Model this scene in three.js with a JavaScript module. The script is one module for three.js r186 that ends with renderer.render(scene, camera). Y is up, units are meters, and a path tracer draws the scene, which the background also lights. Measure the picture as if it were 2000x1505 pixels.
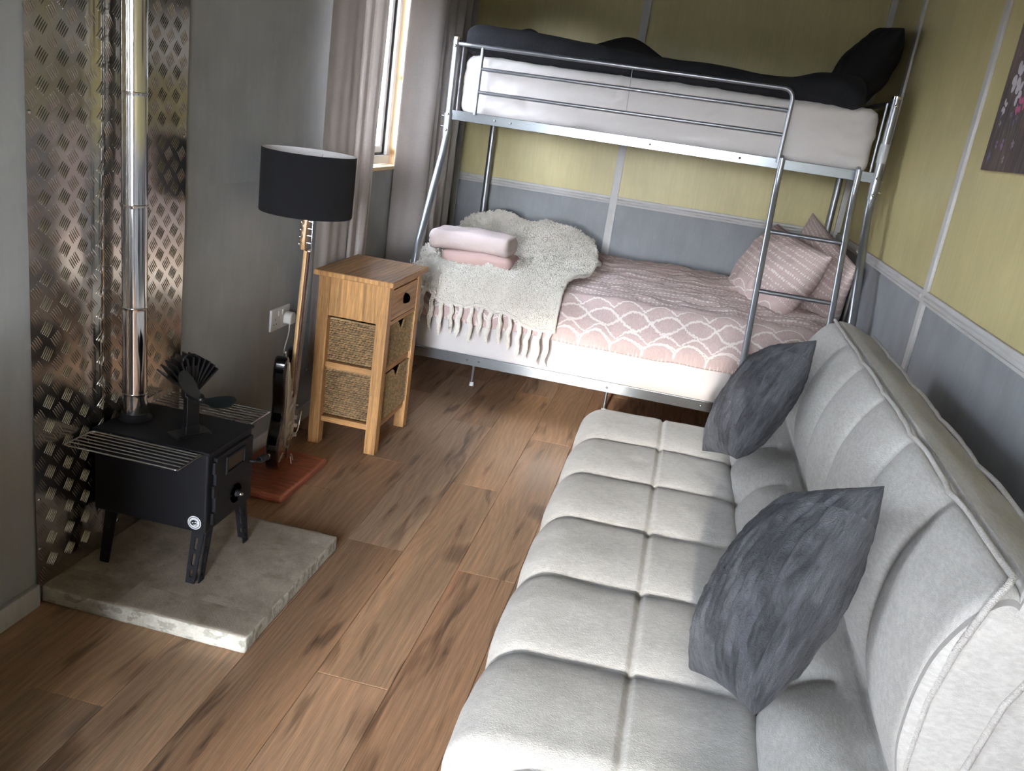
import * as THREE from 'three';
import { RoundedBoxGeometry } from 'three/addons/geometries/RoundedBoxGeometry.js';
import { mergeGeometries, mergeVertices, toCreasedNormals } from 'three/addons/utils/BufferGeometryUtils.js';

// ---------------------------------------------------------------- camera, sky, sun, exposure
const scene = new THREE.Scene();
const camera = new THREE.PerspectiveCamera(2 * Math.atan(752.5 / 1690) * 180 / Math.PI, 2000 / 1505, 0.05, 80);
{
  const m = new THREE.Matrix4().makeBasis(
    new THREE.Vector3(0.9690, 0.1401, -0.2035),
    new THREE.Vector3(-0.1925, 0.9440, -0.2677),
    new THREE.Vector3(0.1546, 0.2986, 0.9418));
  camera.position.set(0, 1.4, 0);
  camera.quaternion.setFromRotationMatrix(m);
}
const renderer = new THREE.WebGLRenderer({ antialias: true });
renderer.toneMapping = THREE.LinearToneMapping;
renderer.toneMappingExposure = 1.06;
renderer.shadowMap.enabled = true;
// hazy bright sky: brightest along the horizon, the same in every compass direction, a little bluer overhead
{
  const W = 64, H = 128, d = new Float32Array(W * H * 4);
  for (let j = 0; j < H; j++) for (let i = 0; i < W; i++) {
    const up = Math.max(0, ((j + .5) / H - .5) * 180), e = Math.sin(up * Math.PI / 180), k = (j * W + i) * 4, l = j < H / 2 ? .04 : .14 + .86 * Math.exp(-up / 8);
    d[k] = l * (.95 - .2 * e); d[k + 1] = l * (1.0 - .1 * e); d[k + 2] = l * (1.09 + .06 * e); d[k + 3] = 1;
  }
  const t = new THREE.DataTexture(d, W, H, THREE.RGBAFormat, THREE.FloatType);
  t.mapping = THREE.EquirectangularReflectionMapping; t.magFilter = THREE.LinearFilter; t.needsUpdate = true;
  scene.background = t; scene.backgroundIntensity = 145;
}
const sun = new THREE.DirectionalLight(new THREE.Color(1.0, 0.93, 0.84), 4.0);
sun.name = 'sun'; sun.position.set(-.55, 2.50, 10); sun.target.position.set(0, 0, 0);
sun.castShadow = true; sun.shadow.radius = 4; sun.shadow.mapSize.set(2048, 2048);
Object.assign(sun.shadow.camera, { left: -6, right: 6, top: 6, bottom: -6, near: .5, far: 30 });
scene.add(sun, sun.target);

// ---------------------------------------------------------------- helpers
const rng = (s) => () => { s = (s + 0x6d2b79f5) | 0; let t = Math.imul(s ^ (s >>> 15), 1 | s); t = (t + Math.imul(t ^ (t >>> 7), 61 | t)) ^ t; return ((t ^ (t >>> 14)) >>> 0) / 4294967296; };
const hash = (x, y, s) => { let h = Math.imul(x, 374761393) ^ Math.imul(y, 668265263) ^ Math.imul(s, 2147483647 ^ 0x5bd1e995); h = Math.imul(h ^ (h >>> 13), 1274126177); return ((h ^ (h >>> 16)) >>> 0) / 4294967296; };
const mod = (a, n) => ((a % n) + n) % n;
const lerp = (a, b, t) => a + (b - a) * t, clamp = (x, a = 0, b = 1) => x < a ? a : x > b ? b : x;
const ss = (a, b, x) => { const t = clamp((x - a) / (b - a)); return t * t * (3 - 2 * t); };
// value noise; px/py = lattice period (0: none)
function vn(x, y, s, px = 0, py = 0) {
  const xi = Math.floor(x), yi = Math.floor(y), fx = x - xi, fy = y - yi, u = fx * fx * (3 - 2 * fx), v = fy * fy * (3 - 2 * fy);
  const X0 = px ? mod(xi, px) : xi, X1 = px ? mod(xi + 1, px) : xi + 1, Y0 = py ? mod(yi, py) : yi, Y1 = py ? mod(yi + 1, py) : yi + 1;
  return lerp(lerp(hash(X0, Y0, s), hash(X1, Y0, s), u), lerp(hash(X0, Y1, s), hash(X1, Y1, s), u), v);
}
function fbm(x, y, s, o = 4, px = 0, py = 0) { let a = .5, t = 0, n = 0; for (let i = 0; i < o; i++) { t += a * vn(x, y, s + i, px, py); n += a; a *= .5; x *= 2; y *= 2; px *= 2; py *= 2; } return t / n; }
const n2 = (x, y, s, o = 2) => fbm(x, y, s, o) * 2 - 1;
function tex(w, h, fn, srgb = true) {
  const d = new Uint8Array(w * h * 4);
  for (let j = 0; j < h; j++) for (let i = 0; i < w; i++) {
    const c = fn((i + .5) / w, (j + .5) / h), k = (j * w + i) * 4;
    if (typeof c === 'number') d[k] = d[k + 1] = d[k + 2] = clamp(c, 0, 255); else { d[k] = clamp(c[0], 0, 255); d[k + 1] = clamp(c[1], 0, 255); d[k + 2] = clamp(c[2], 0, 255); }
    d[k + 3] = 255;
  }
  return setup(new THREE.DataTexture(d, w, h), srgb);
}
function setup(t, srgb) {
  t.colorSpace = srgb ? THREE.SRGBColorSpace : THREE.NoColorSpace; t.wrapS = t.wrapT = THREE.RepeatWrapping; t.magFilter = THREE.LinearFilter; t.minFilter = THREE.LinearMipmapLinearFilter; t.generateMipmaps = true; t.needsUpdate = true; return t;
}
function rep(t, sx, sy = sx) { const c = t.clone(); c.repeat.set(1 / sx, 1 / sy); c.needsUpdate = true; return c; }   // uv is in metres: one repeat per sx x sy metres
const M = (o) => new THREE.MeshPhysicalMaterial(o);
const V = (x, y, z) => new THREE.Vector3(x, y, z);
const used = {};
const nm = (n) => { const k = used[n] = (used[n] ?? -1) + 1; return k ? n + '_' + String(k).padStart(3, '0') : n; };
function add(parent, name, geo, m, label) {
  const o = new THREE.Mesh(geo, m); o.castShadow = o.receiveShadow = true; o.name = name;
  if (label) o.userData.label = label;
  parent.add(o); return o;
}
function struct(name, geo, m) { const o = geo ? new THREE.Mesh(geo, m) : new THREE.Group(); o.castShadow = o.receiveShadow = true; o.name = name; o.userData.kind = 'structure'; scene.add(o); return o; }
function thing(name, label, category, pos = [0, 0, 0], group) {
  const o = new THREE.Group(); o.name = nm(name); o.position.set(...pos); o.userData = { label, category }; if (group) o.userData.group = group; scene.add(o); return o;
}
const tr = (g, x, y, z) => g.translate(x, y, z);
// uv in metres from the dominant normal; along: axis that v follows (grain direction)
function boxUV(g, along = 'y', ou = 0, ov = 0) {
  const p = g.attributes.position, n = g.attributes.normal, uv = new Float32Array(p.count * 2), ax = { x: 0, y: 1, z: 2 }[along];
  for (let i = 0; i < p.count; i++) {
    const a = [Math.abs(n.getX(i)), Math.abs(n.getY(i)), Math.abs(n.getZ(i))], k = a[0] >= a[1] && a[0] >= a[2] ? 0 : a[1] >= a[2] ? 1 : 2, c = [p.getX(i), p.getY(i), p.getZ(i)];
    let v, u; if (k !== ax) { v = c[ax]; u = c[3 - k - ax]; } else { u = c[(k + 1) % 3]; v = c[(k + 2) % 3] * .3; }
    uv[i * 2] = u + ou; uv[i * 2 + 1] = v + ov;
  }
  g.setAttribute('uv', new THREE.BufferAttribute(uv, 2)); return g;
}
const rb = rng(77);
// box between two corners, rounded edges
function box(x0, y0, z0, x1, y1, z1, r = .003, along = 'y', seg = 1) {
  const w = Math.abs(x1 - x0), h = Math.abs(y1 - y0), d = Math.abs(z1 - z0);
  const g = r > 0 ? new RoundedBoxGeometry(w, h, d, seg, Math.min(r, w / 2.01, h / 2.01, d / 2.01)) : new THREE.BoxGeometry(w, h, d).toNonIndexed();
  boxUV(g, along, rb() * 3, rb() * 3); return tr(g, (x0 + x1) / 2, (y0 + y1) / 2, (z0 + z1) / 2);
}
const merge = (a) => { const b = a.map((g) => { let q = g.index ? g.toNonIndexed() : g; for (const k of Object.keys(q.attributes)) if (!['position', 'normal', 'uv'].includes(k)) q.deleteAttribute(k); return q; }); return mergeGeometries(b); };
// parametric surface; f(u, v) -> [x, y, z]; uvf optional
function grid(f, nu, nv, o = {}) {
  const pos = [], uv = [], idx = [], W = nu + 1;
  for (let j = 0; j <= nv; j++) for (let i = 0; i <= nu; i++) { const u = i / nu, v = j / nv; pos.push(...f(u, v)); uv.push(...(o.uv ? o.uv(u, v) : [u, v])); }
  for (let j = 0; j < nv; j++) for (let i = 0; i < nu; i++) { const a = j * W + i, b = a + 1, c = a + W, d = c + 1; o.flip ? idx.push(a, c, b, b, c, d) : idx.push(a, b, c, b, d, c); }
  const g = new THREE.BufferGeometry(); g.setAttribute('position', new THREE.Float32BufferAttribute(pos, 3)); g.setAttribute('uv', new THREE.Float32BufferAttribute(uv, 2)); g.setIndex(idx); g.computeVertexNormals();
  const n = g.attributes.normal, join = (a, b) => { const s = V(n.getX(a) + n.getX(b), n.getY(a) + n.getY(b), n.getZ(a) + n.getZ(b)).normalize(); n.setXYZ(a, s.x, s.y, s.z); n.setXYZ(b, s.x, s.y, s.z); };
  if (o.cu) for (let j = 0; j <= nv; j++) join(j * W, j * W + nu);
  if (o.cv) for (let i = 0; i <= nu; i++) join(i, nv * W + i);
  return g;
}
// pipe through corners, each bend rounded by radius b
function pipe(pts, r, b = .03, seg = 10, closed = false) {
  const P = pts.map((p) => V(...p)), c = new THREE.CurvePath(), n = P.length; let last = P[0];
  for (let i = 1; i < n - 1; i++) {
    const d0 = P[i - 1].clone().sub(P[i]), d1 = P[i + 1].clone().sub(P[i]), k = Math.min(b, d0.length() * .49, d1.length() * .49);
    const a = P[i].clone().add(d0.setLength(k)), e = P[i].clone().add(d1.setLength(k));
    if (a.distanceTo(last) > 1e-5) c.add(new THREE.LineCurve3(last, a)); c.add(new THREE.QuadraticBezierCurve3(a, P[i], e)); last = e;
  }
  c.add(new THREE.LineCurve3(last, P[n - 1]));
  const list = []; c.curves.forEach((k, i) => { const m = k.isLineCurve3 ? 1 : 7; for (let j = i ? 1 : 0; j <= m; j++) list.push(k.getPoint(j / m)); });
  return sweep(list, r, seg);
}
const spline = (pts, r, n = 40, seg = 8) => sweep(new THREE.CatmullRomCurve3(pts.map((p) => V(...p))).getPoints(n), r, seg);
// round tube along a list of points with end caps; r number or function of 0..1
function sweep(L, r, seg = 8) {
  const R = typeof r === 'function' ? r : () => r, n = L.length, pos = [], nor = [], uv = [], idx = [], T = [];
  for (let i = 0; i < n; i++) T.push(L[Math.min(n - 1, i + 1)].clone().sub(L[Math.max(0, i - 1)]).normalize());
  let N = Math.abs(T[0].y) < .9 ? V(0, 1, 0) : V(1, 0, 0); let len = 0;
  for (let i = 0; i < n; i++) {
    N = N.clone().sub(T[i].clone().multiplyScalar(N.dot(T[i]))).normalize(); const B = T[i].clone().cross(N), q = R(i / (n - 1)); if (i) len += L[i].distanceTo(L[i - 1]);
    for (let j = 0; j <= seg; j++) { const a = j / seg * 2 * Math.PI, d = N.clone().multiplyScalar(Math.cos(a)).addScaledVector(B, Math.sin(a)); pos.push(L[i].x + d.x * q, L[i].y + d.y * q, L[i].z + d.z * q); nor.push(d.x, d.y, d.z); uv.push(j / seg * 2 * Math.PI * q, len); }
  }
  const W = seg + 1;
  for (let i = 0; i < n - 1; i++) for (let j = 0; j < seg; j++) { const a = i * W + j; idx.push(a, a + 1, a + W, a + 1, a + W + 1, a + W); }
  for (const [i, s] of [[0, -1], [n - 1, 1]]) {
    const b = pos.length / 3, t = T[i].clone().multiplyScalar(s); pos.push(L[i].x, L[i].y, L[i].z); nor.push(t.x, t.y, t.z); uv.push(0, 0);
    for (let j = 0; j <= seg; j++) { const k = (i * W + j) * 3; pos.push(pos[k], pos[k + 1], pos[k + 2]); nor.push(t.x, t.y, t.z); uv.push(0, 0); }
    for (let j = 0; j < seg; j++) s > 0 ? idx.push(b, b + 1 + j, b + 2 + j) : idx.push(b, b + 2 + j, b + 1 + j);
  }
  const g = new THREE.BufferGeometry(); g.setAttribute('position', new THREE.Float32BufferAttribute(pos, 3)); g.setAttribute('normal', new THREE.Float32BufferAttribute(nor, 3)); g.setAttribute('uv', new THREE.Float32BufferAttribute(uv, 2)); g.setIndex(idx); return g;
}
// soft box: subdivided, edges rounded by r, then every point moved by d(point, normal) -> point
function soft(x0, y0, z0, x1, y1, z1, r, sx, sy, sz, d, uvf) {
  const w = x1 - x0, h = y1 - y0, e = z1 - z0, C = V((x0 + x1) / 2, (y0 + y1) / 2, (z0 + z1) / 2);
  let g = new THREE.BoxGeometry(w, h, e, sx, sy, sz); g.deleteAttribute('uv'); g.deleteAttribute('normal'); g = mergeVertices(g, 1e-5);
  const p = g.attributes.position, uv = new Float32Array(p.count * 2), q = V(), R = Array.isArray(r) ? r : [r, r, r];
  for (let i = 0; i < p.count; i++) {
    q.fromBufferAttribute(p, i);
    const c = V(clamp(q.x, -w / 2 + R[0], w / 2 - R[0]), clamp(q.y, -h / 2 + R[1], h / 2 - R[1]), clamp(q.z, -e / 2 + R[2], e / 2 - R[2]));
    const n = V((q.x - c.x) / R[0], (q.y - c.y) / R[1], (q.z - c.z) / R[2]); if (n.lengthSq() < 1e-9) n.set(0, 1, 0); n.normalize();
    const o = c.add(V(n.x * R[0], n.y * R[1], n.z * R[2])).add(C); const f = d ? d(o.clone(), n) : o;
    p.setXYZ(i, f.x, f.y, f.z); const t = uvf ? uvf(o, n, f) : [o.x + (y1 - o.y) * n.x, o.z + (y1 - o.y) * n.z]; uv[i * 2] = t[0]; uv[i * 2 + 1] = t[1];
  }
  g.setAttribute('uv', new THREE.BufferAttribute(uv, 2)); g.computeVertexNormals(); return g;
}
// mirror left to right, keeping the faces outward
const mir = (g) => { g = g.index ? g.toNonIndexed() : g; g.scale(-1, 1, 1); for (const k of Object.keys(g.attributes)) { const a = g.attributes[k], s = a.itemSize; for (let i = 0; i + 2 < a.count; i += 3) for (let c = 0; c < s; c++) { const q = a.array[(i + 1) * s + c]; a.array[(i + 1) * s + c] = a.array[(i + 2) * s + c]; a.array[(i + 2) * s + c] = q; } } return g; };
const shapeOf = (pts) => { const s = new THREE.Shape(); pts.forEach((p, i) => i ? s.lineTo(...p) : s.moveTo(...p)); s.closePath(); return s; };
const roundShape = (pts, r) => { const s = new THREE.Shape(), n = pts.length; for (let i = 0; i < n; i++) { const p = new THREE.Vector2(...pts[i]), a = new THREE.Vector2(...pts[(i + n - 1) % n]).sub(p), b = new THREE.Vector2(...pts[(i + 1) % n]).sub(p), k = Math.min(r, a.length() / 2, b.length() / 2), e = p.clone().add(a.setLength(k)), f = p.clone().add(b.setLength(k)); i ? s.lineTo(e.x, e.y) : s.moveTo(e.x, e.y); s.quadraticCurveTo(p.x, p.y, f.x, f.y); } s.closePath(); return s; };
const ext = (s, depth, bevel = 0, segs = 1, cs = 8) => new THREE.ExtrudeGeometry(s, { depth: depth - 2 * bevel, bevelEnabled: bevel > 0, bevelSize: bevel, bevelThickness: bevel, bevelSegments: segs, bevelOffset: -bevel, curveSegments: cs }).translate(0, 0, bevel);
const lathe = (pts, seg = 32) => new THREE.LatheGeometry(pts.map((p) => new THREE.Vector2(...p)), seg);
const cyl = (r0, r1, h, seg = 24) => new THREE.CylinderGeometry(r0, r1, h, seg);
const basis = (g, u, v, n, c) => g.applyMatrix4(new THREE.Matrix4().makeBasis(V(...u).normalize(), V(...v).normalize(), V(...n).normalize()).setPosition(...c));
// stuffed cushion in its own plane: a x b, thickness t, corners drawn out
function pillowGeo(a, b, t, n, dis, pinch = .07, pw = .45) {
  const arc = (q) => Math.sin((q * 2 - 1) * Math.PI / 2);
  const side = (s) => grid((u, v) => {
    const U = arc(u), W = arc(v), x = a / 2 * U * (1 - pinch * (1 - W * W)), y = b / 2 * W * (1 - pinch * (1 - U * U)), e = clamp((1 - U * U) * (1 - W * W));
    const z = s * t / 2 * Math.pow(e, pw), k = dis ? dis(x, y, s, e) : 0; return [x, y, z + s * k];
  }, n, n, { flip: s < 0, uv: (u, v) => [u * a * 1.3, v * b * 1.3] });
  return mergeGeometries([side(1), side(-1)]);
}

// ---------------------------------------------------------------- materials
// oak laminate: four boards side by side in one picture, 0.192 x 1.285 m each
const oakT = tex(1536, 2048, (U, W) => {
  const c = Math.floor(U * 4), u = U * 4 - c, s = 100 + c * 17, v = W * 1.285, x = u * .192;
  const warp = n2(x * 9, v * 1.6, s, 3) * .05 + n2(x * 30, v * 5, s + 3, 2) * .006;
  const ring = Math.abs(x - .09 + .05 * n2(c * 3.1, v * 1.1, s + 5, 2) + warp);
  let t = .5 + .5 * Math.sin(ring * 300 + 2.2 * n2(x * 20, v * 1.5, s + 7, 2));
  const fine = fbm(x * 900, v * 14, s + 9, 3), pore = fbm(x * 1500, v * 40, s + 11, 2), broad = fbm(x * 10, v * 1.4, s + 13, 3), streak = fbm(x * 75, v * 2.2, s + 15, 3);
  let l = 1 + (t - .5) * .06 + (fine - .5) * .30 + (broad - .5) * .24 + (streak - .5) * .12;
  if (pore < .33) l -= (.33 - pore) * .45;
  let red = clamp((streak - .52) * 3) * .7 + clamp((broad - .5) * 2.5) * .4;
  // dark heart cracks and knots
  const ck = fbm(x * 26 + warp * 30, v * 2.6, s + 21, 3), cr = ss(.66, .80, ck) * (.55 + .45 * ss(.3, .6, fbm(x * 190, v * 9, s + 23, 2)));
  l -= cr * .30; red += cr * .5;
  for (let k = 0; k < 1 + (c & 1); k++) {
    const kx = .03 + .13 * hash(k, c, 5), kv = .15 + (k + .4 * hash(c, k, 9)) * .55, dx = (x - kx) / .008, dv = (v - kv) / .075, q = Math.hypot(dx + n2(v * 30, x * 60, s + 29) * .5, dv);
    if (q < 2.6) { l -= .3 * Math.exp(-q * q * .9) + .10 * Math.sin(q * 9) * Math.exp(-q); red += .5 * Math.exp(-q * q * .5); }
  }
  return [184 * l * (1 + red * .01), 155 * l * (1 - red * .045), 127 * l * (1 - red * .06)];
});
// cabinet oak, grain along v, 0.5 x 1 m
const woodT = tex(768, 1024, (U, W) => {
  const x = U * .5, v = W, s = 300, warp = n2(x * 8, v * 2, s, 3) * .03, r = x + warp;
  const fine = fbm(x * 500, v * 16, s + 2, 3, 250, 16), pore = fbm(x * 900, v * 30, s + 4, 2), st = fbm(r * 60, v * 1.4, s + 6, 3), t = .5 + .5 * Math.sin(r * 260);
  let l = 1 + (fine - .5) * .35 + (st - .5) * .3 + (t - .5) * .09; if (pore < .34) l -= (.34 - pore) * .9;
  return [190 * l, 143 * l * (.98 + .02 * l), 90 * l * (.95 + .05 * l)];
});
// knotty pine, 0.1 x 1 m
const pineT = tex(128, 1024, (U, W) => {
  const x = U * .1, v = W, s = 340; let l = 1 + (fbm(x * 200, v * 10, s, 3) - .5) * .16 + .04 * Math.sin(x * 700 + 3 * n2(x * 20, v * 2, s)), k = 0;
  for (const [kx, kv, r] of [[.045, .60, .011], [.02, .49, .012], [.05, .24, .007], [.03, .85, .01], [.06, .07, .008]]) { const q = Math.hypot((x - kx) / r, (v - kv) / (r * 1.3)); k += Math.exp(-q * q * .8); l += .03 * Math.sin(q * 8) * Math.exp(-q * .8); }
  k = clamp(k); return [238 * l - 95 * k, 208 * l - 110 * k, 166 * l - 110 * k];
});
const plasterT = tex(1024, 1024, (u, v) => {                       // brushed emulsion: faint strokes and scuffs
  const a = fbm(u * 5, v * 5, 21, 5, 5, 5), b = fbm(u * 90, v * 10, 25, 3, 90, 10), c = fbm(u * 16, v * 12, 29, 4, 16, 12), sc = ss(.70, .8, fbm(u * 40, v * 22, 33, 3, 40, 22));
  const l = 228 + (a - .5) * 26 + (b - .5) * 9 + (c - .5) * 16 + sc * 5; return [l, l, l];
});
const plyT = tex(512, 512, (u, v) => { const l = 232 + (fbm(u * 6, v * 6, 41, 4, 6, 6) - .5) * 22 + (fbm(u * 120, v * 12, 45, 2, 120, 12) - .5) * 12; return [l, l, l]; });
const concreteT = tex(1024, 1024, (u, v) => {
  const a = fbm(u * 4 + .7, v * 4, 51, 5), b = fbm(u * 14, v * 14, 55, 5), c = fbm(u * 160, v * 160, 59, 2), weave = Math.sin(u * 420) * Math.sin(v * 420) * 3;
  let l = 136 + (a - .5) * 44 + (b - .5) * 30 + (c - .5) * 22 + weave; const w = ss(.56, .74, fbm(u * 9 + 4, v * 7, 63, 4)); l += w * 10; const d = ss(.6, .8, fbm(u * 11, v * 17, 67, 4)) * 14;
  return [l - d + 30, l - d + 17, l - d + 1];
});
const edgeT = tex(512, 512, (u, v) => { const a = fbm(u * 10, v * 12, 71, 5), b = fbm(u * 90, v * 90, 75, 2), d = ss(.54, .66, fbm(u * 16, v * 30, 79, 4)); const l = 190 + (a - .5) * 60 + (b - .5) * 24 - d * 34; return [l, l - 5, l - 20]; });
const furB = tex(1024, 1024, (u, v) => { const w = (fbm(u * 6, v * 6, 81, 2, 6, 6) * 2 - 1) * .05; return 255 * (.55 * fbm((u + w) * 60, (v + w) * 150, 83, 3, 60, 150) + .45 * fbm((u - w) * 160, v * 240, 87, 2, 160, 240)); }, false);
const furT = tex(512, 512, (u, v) => { const a = fbm(u * 40, v * 90, 91, 3, 40, 90), b = fbm(u * 6, v * 6, 93, 3, 6, 6), l = 236 + (a - .5) * 34 + (b - .5) * 12; return [l, l - 2, l - 8]; });
const plushT = tex(512, 512, (u, v) => {                            // brushed pile lying this way and that
  const a = fbm(u * 7, v * 4, 101, 4), b = fbm(u * 60, v * 18, 105, 3), p = ss(.45, .62, a), l = 96 + p * 34 + (b - .5) * 50; return [l, l + 1, l + 4];
});
const plushB = tex(512, 512, (u, v) => 255 * (.6 * fbm(u * 60, v * 20, 107, 3) + .4 * fbm(u * 150, v * 120, 109, 2)), false);
const knitB = tex(1024, 1024, (u, v) => { const w = n2(u * 9, v * 9, 111, 2) * .02; const a = Math.abs(Math.sin((u + w) * 150 + Math.sin(v * 90) * 1.2)) * Math.abs(Math.sin((v + w) * 190)); return 255 * (.55 * fbm(u * 100, v * 100, 115, 3) + .45 * a); }, false);
const terryB = tex(512, 512, (u, v) => 255 * fbm(u * 170, v * 170, 121, 2, 170, 170), false);
const clothB = tex(512, 512, (u, v) => 255 * (.5 + .25 * Math.sin(u * 900) + .25 * Math.sin(v * 900)) * (.8 + .2 * fbm(u * 60, v * 60, 131, 2)), false);
const curtainT = tex(256, 512, (u, v) => { const l = 232 + (fbm(u * 5, v * 6, 141, 3, 5, 6) - .5) * 16 + (fbm(u * 128, v * 256, 143, 1) - .5) * 14; return [l, l - 2, l - 3]; });
const weaveT = tex(512, 512, (u, v) => { const a = fbm(u * 30, v * 70, 151, 3), b = fbm(u * 9, v * 9, 155, 3), l = 1 + (a - .5) * .4 + (b - .5) * .2; return [226 * l, 190 * l, 140 * l]; });
const weaveB = tex(512, 512, (u, v) => 255 * (.5 + .5 * Math.sin((u * 90 + v * 60) * 2 * Math.PI)) * (.6 + .4 * fbm(u * 60, v * 90, 157, 2)), false);
const redT = tex(512, 512, (u, v) => { const a = fbm(u * 60, v * 3, 161, 4), b = fbm(u * 240, v * 14, 165, 2), l = 1 + (a - .5) * .6 + (b - .5) * .3; return [166 * l, 92 * l, 66 * l]; });
// duvet cover: dusky pink with tufted white rows; the picture is 2.1 m (u, along the bed) by 1.5 m (v, across it)
function duvetCanvas() {
  const W = 2048, H = 1463, c = document.createElement('canvas'); c.width = W; c.height = H; const g = c.getContext('2d'), px = W / 2.1, r = rng(9);
  g.fillStyle = 'rgb(204,181,175)'; g.fillRect(0, 0, W, H);
  const n = g.getImageData(0, 0, W, H); for (let i = 0; i < W * H; i++) { const k = (fbm((i % W) / 5, Math.floor(i / W) / 5, 171, 2) - .5) * 18 + (r() - .5) * 12; n.data[i * 4] += k; n.data[i * 4 + 1] += k; n.data[i * 4 + 2] += k; } g.putImageData(n, 0, 0);
  const dab = (x, y, a, b, t = 0) => { g.save(); g.translate(x * px + (r() - .5) * 4, y * px + (r() - .5) * 4); g.rotate(t + (r() - .5) * .5); g.fillStyle = 'rgba(236,226,218,' + (.9 + .1 * r()) + ')'; g.beginPath(); g.ellipse(0, 0, a * px * (.8 + .4 * r()), b * px * (.8 + .4 * r()), 0, 0, 7); g.fill(); g.restore(); };
  const rowY = (y, step, a, b) => { for (let x = 0; x < 2.1; x += step) dab(x + (r() - .5) * step * .3, y, a, b); };
  const wave = (y, amp, per, ph, w, ab) => { for (let x = 0; x < 2.1; x += .0045) { let k = Math.sin((x / per) * 2 * Math.PI + ph); if (ab) k = Math.abs(Math.sin(x / per * Math.PI + ph)) * 2 - 1; dab(x, y + amp * k, .0045, w); } };
  const band = (y, s) => {                                           // one border: ogee loops with scallops either side
    wave(y, .026, .30, 0, .0042); wave(y, .026, .30, Math.PI, .0042); wave(y + s * .052, .02, .15, 0, .0036, 1); wave(y + s * .082, .02, .15, .4, .0036, 1); wave(y - s * .046, .018, .15, .8, .0034, 1); rowY(y + s * .108, .02, .0045, .0035);
  };
  band(.13, -1); band(1.20, 1);
  wave(.055, .018, .15, .3, .004, 1); wave(1.30, .018, .15, .3, .004, 1);
  for (let k = 0; k < 3; k++) { rowY(.235 + k * .022, .022, .006, .005); rowY(1.04 + k * .03, .019, .007, .0042); }
  for (let k = 0; k < 17; k++) rowY(.31 + k * .032, .019 + .003 * (k % 3), .0084, .0062);
  for (let k = 0; k < 3; k++) rowY(.88 + k * .035, .017, .0085, .0046);
  return c;
}
const duvetC = duvetCanvas(), duvetT = setup(new THREE.CanvasTexture(duvetC), true); duvetT.flipY = false; duvetT.repeat.set(1 / 2.1, 1 / 1.5);

const grey = M({ color: 0xb2b3b0, map: rep(plasterT, 1.3), roughness: .72, bumpMap: rep(plasterT, 1.3), bumpScale: .0012 });
const greyPanel = M({ color: 0xa6a9ac, map: rep(plasterT, .9, 1.1), roughness: .7, bumpMap: rep(plasterT, .9), bumpScale: .0008 });
const yellow = M({ color: 0xdbce95, map: rep(plyT, 1.1), roughness: .42, bumpMap: rep(plasterT, 1.1), bumpScale: .0006 });
const white = M({ color: 0xd9d7d4, map: rep(plyT, .6), roughness: .5 });
const ceilingM = M({ color: 0x5c5a57, map: rep(plyT, 1.2), roughness: .85 });
const concrete = M({ color: 0xffffff, map: rep(concreteT, .62), roughness: .95, bumpMap: rep(concreteT, .62), bumpScale: .003 });
const concreteEdge = M({ color: 0xffffff, map: rep(edgeT, .4), roughness: .95, bumpMap: rep(edgeT, .4), bumpScale: .0015 });
const planks = [0xffffff, 0xf2eae2, 0xfff6ea, 0xe9dcd2, 0xf6ece6].map((c) => M({ color: c, map: oakT, roughness: .42, bumpMap: oakT, bumpScale: .0004, specularIntensity: .7 }));
const oak = M({ color: 0xffffff, map: rep(woodT, .5, 1), roughness: .45, bumpMap: rep(woodT, .5, 1), bumpScale: .0005 });
const pine = M({ color: 0xffffff, map: rep(pineT, .1, 1), roughness: .6 });
const pvc = M({ color: 0xeceeee, roughness: .3 });
const rubber = M({ color: 0x101113, roughness: .6 });
const glass = M({ color: 0xffffff, transmission: 1, thickness: 0, roughness: .02, ior: 1.5 });
const steelT = M({ color: 0xe2e2e4, metalness: 1, roughness: .11 });
const treadM = M({ color: 0xc6c2bb, metalness: 1, roughness: .17 });
const bedMetal = M({ color: 0x9a9da1, metalness: .85, roughness: .34 });
const railMetal = M({ color: 0x9fa5a9, metalness: .9, roughness: .24 });
const chrome = M({ color: 0xdadada, metalness: 1, roughness: .12 });
const black = M({ color: 0x16161a, roughness: .5, specularIntensity: .6 });
const stoveM = M({ color: 0x17171b, roughness: .62, specularIntensity: .6 });
const fanM = M({ color: 0x0c0c0e, roughness: .38 });
const bladeM = M({ color: 0x1a2020, roughness: .34, metalness: .3 });
const gloss = M({ color: 0x060607, roughness: .12, clearcoat: 1, clearcoatRoughness: .05 });
const shadeM = M({ color: 0x0b0b0f, roughness: .95, bumpMap: rep(clothB, .1), bumpScale: .0002 });
const shadeIn = M({ color: 0xdcdad8, roughness: .8 });
const maple = M({ color: 0xd2ab7a, roughness: .4 });
const rosewood = M({ color: 0x5a3526, roughness: .5 });
const cream = M({ color: 0xd8d3c4, roughness: .35 });
const whitePl = M({ color: 0xe4e2df, roughness: .35 });
const red = M({ color: 0xffffff, map: rep(redT, .3), roughness: .45 });
const basket = M({ color: 0xffffff, map: rep(weaveT, .25), roughness: .9, bumpMap: rep(weaveB, .12), bumpScale: .0015 });
const liningM = M({ color: 0x5d4630, roughness: 1 });
const dark = M({ color: 0x060505, roughness: 1 });
const bronze = M({ color: 0x2a211b, metalness: .8, roughness: .4 });
const fleece = M({ color: 0xd3d2d1, map: rep(furT, .35), roughness: 1, sheen: .4, sheenRoughness: .6, sheenColor: 0xffffff, bumpMap: rep(furB, .15), bumpScale: .0011 });
const piping = M({ color: 0xd3d2d1, map: rep(furT, .2), roughness: 1, bumpMap: rep(furB, .2), bumpScale: .003 });
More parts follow.
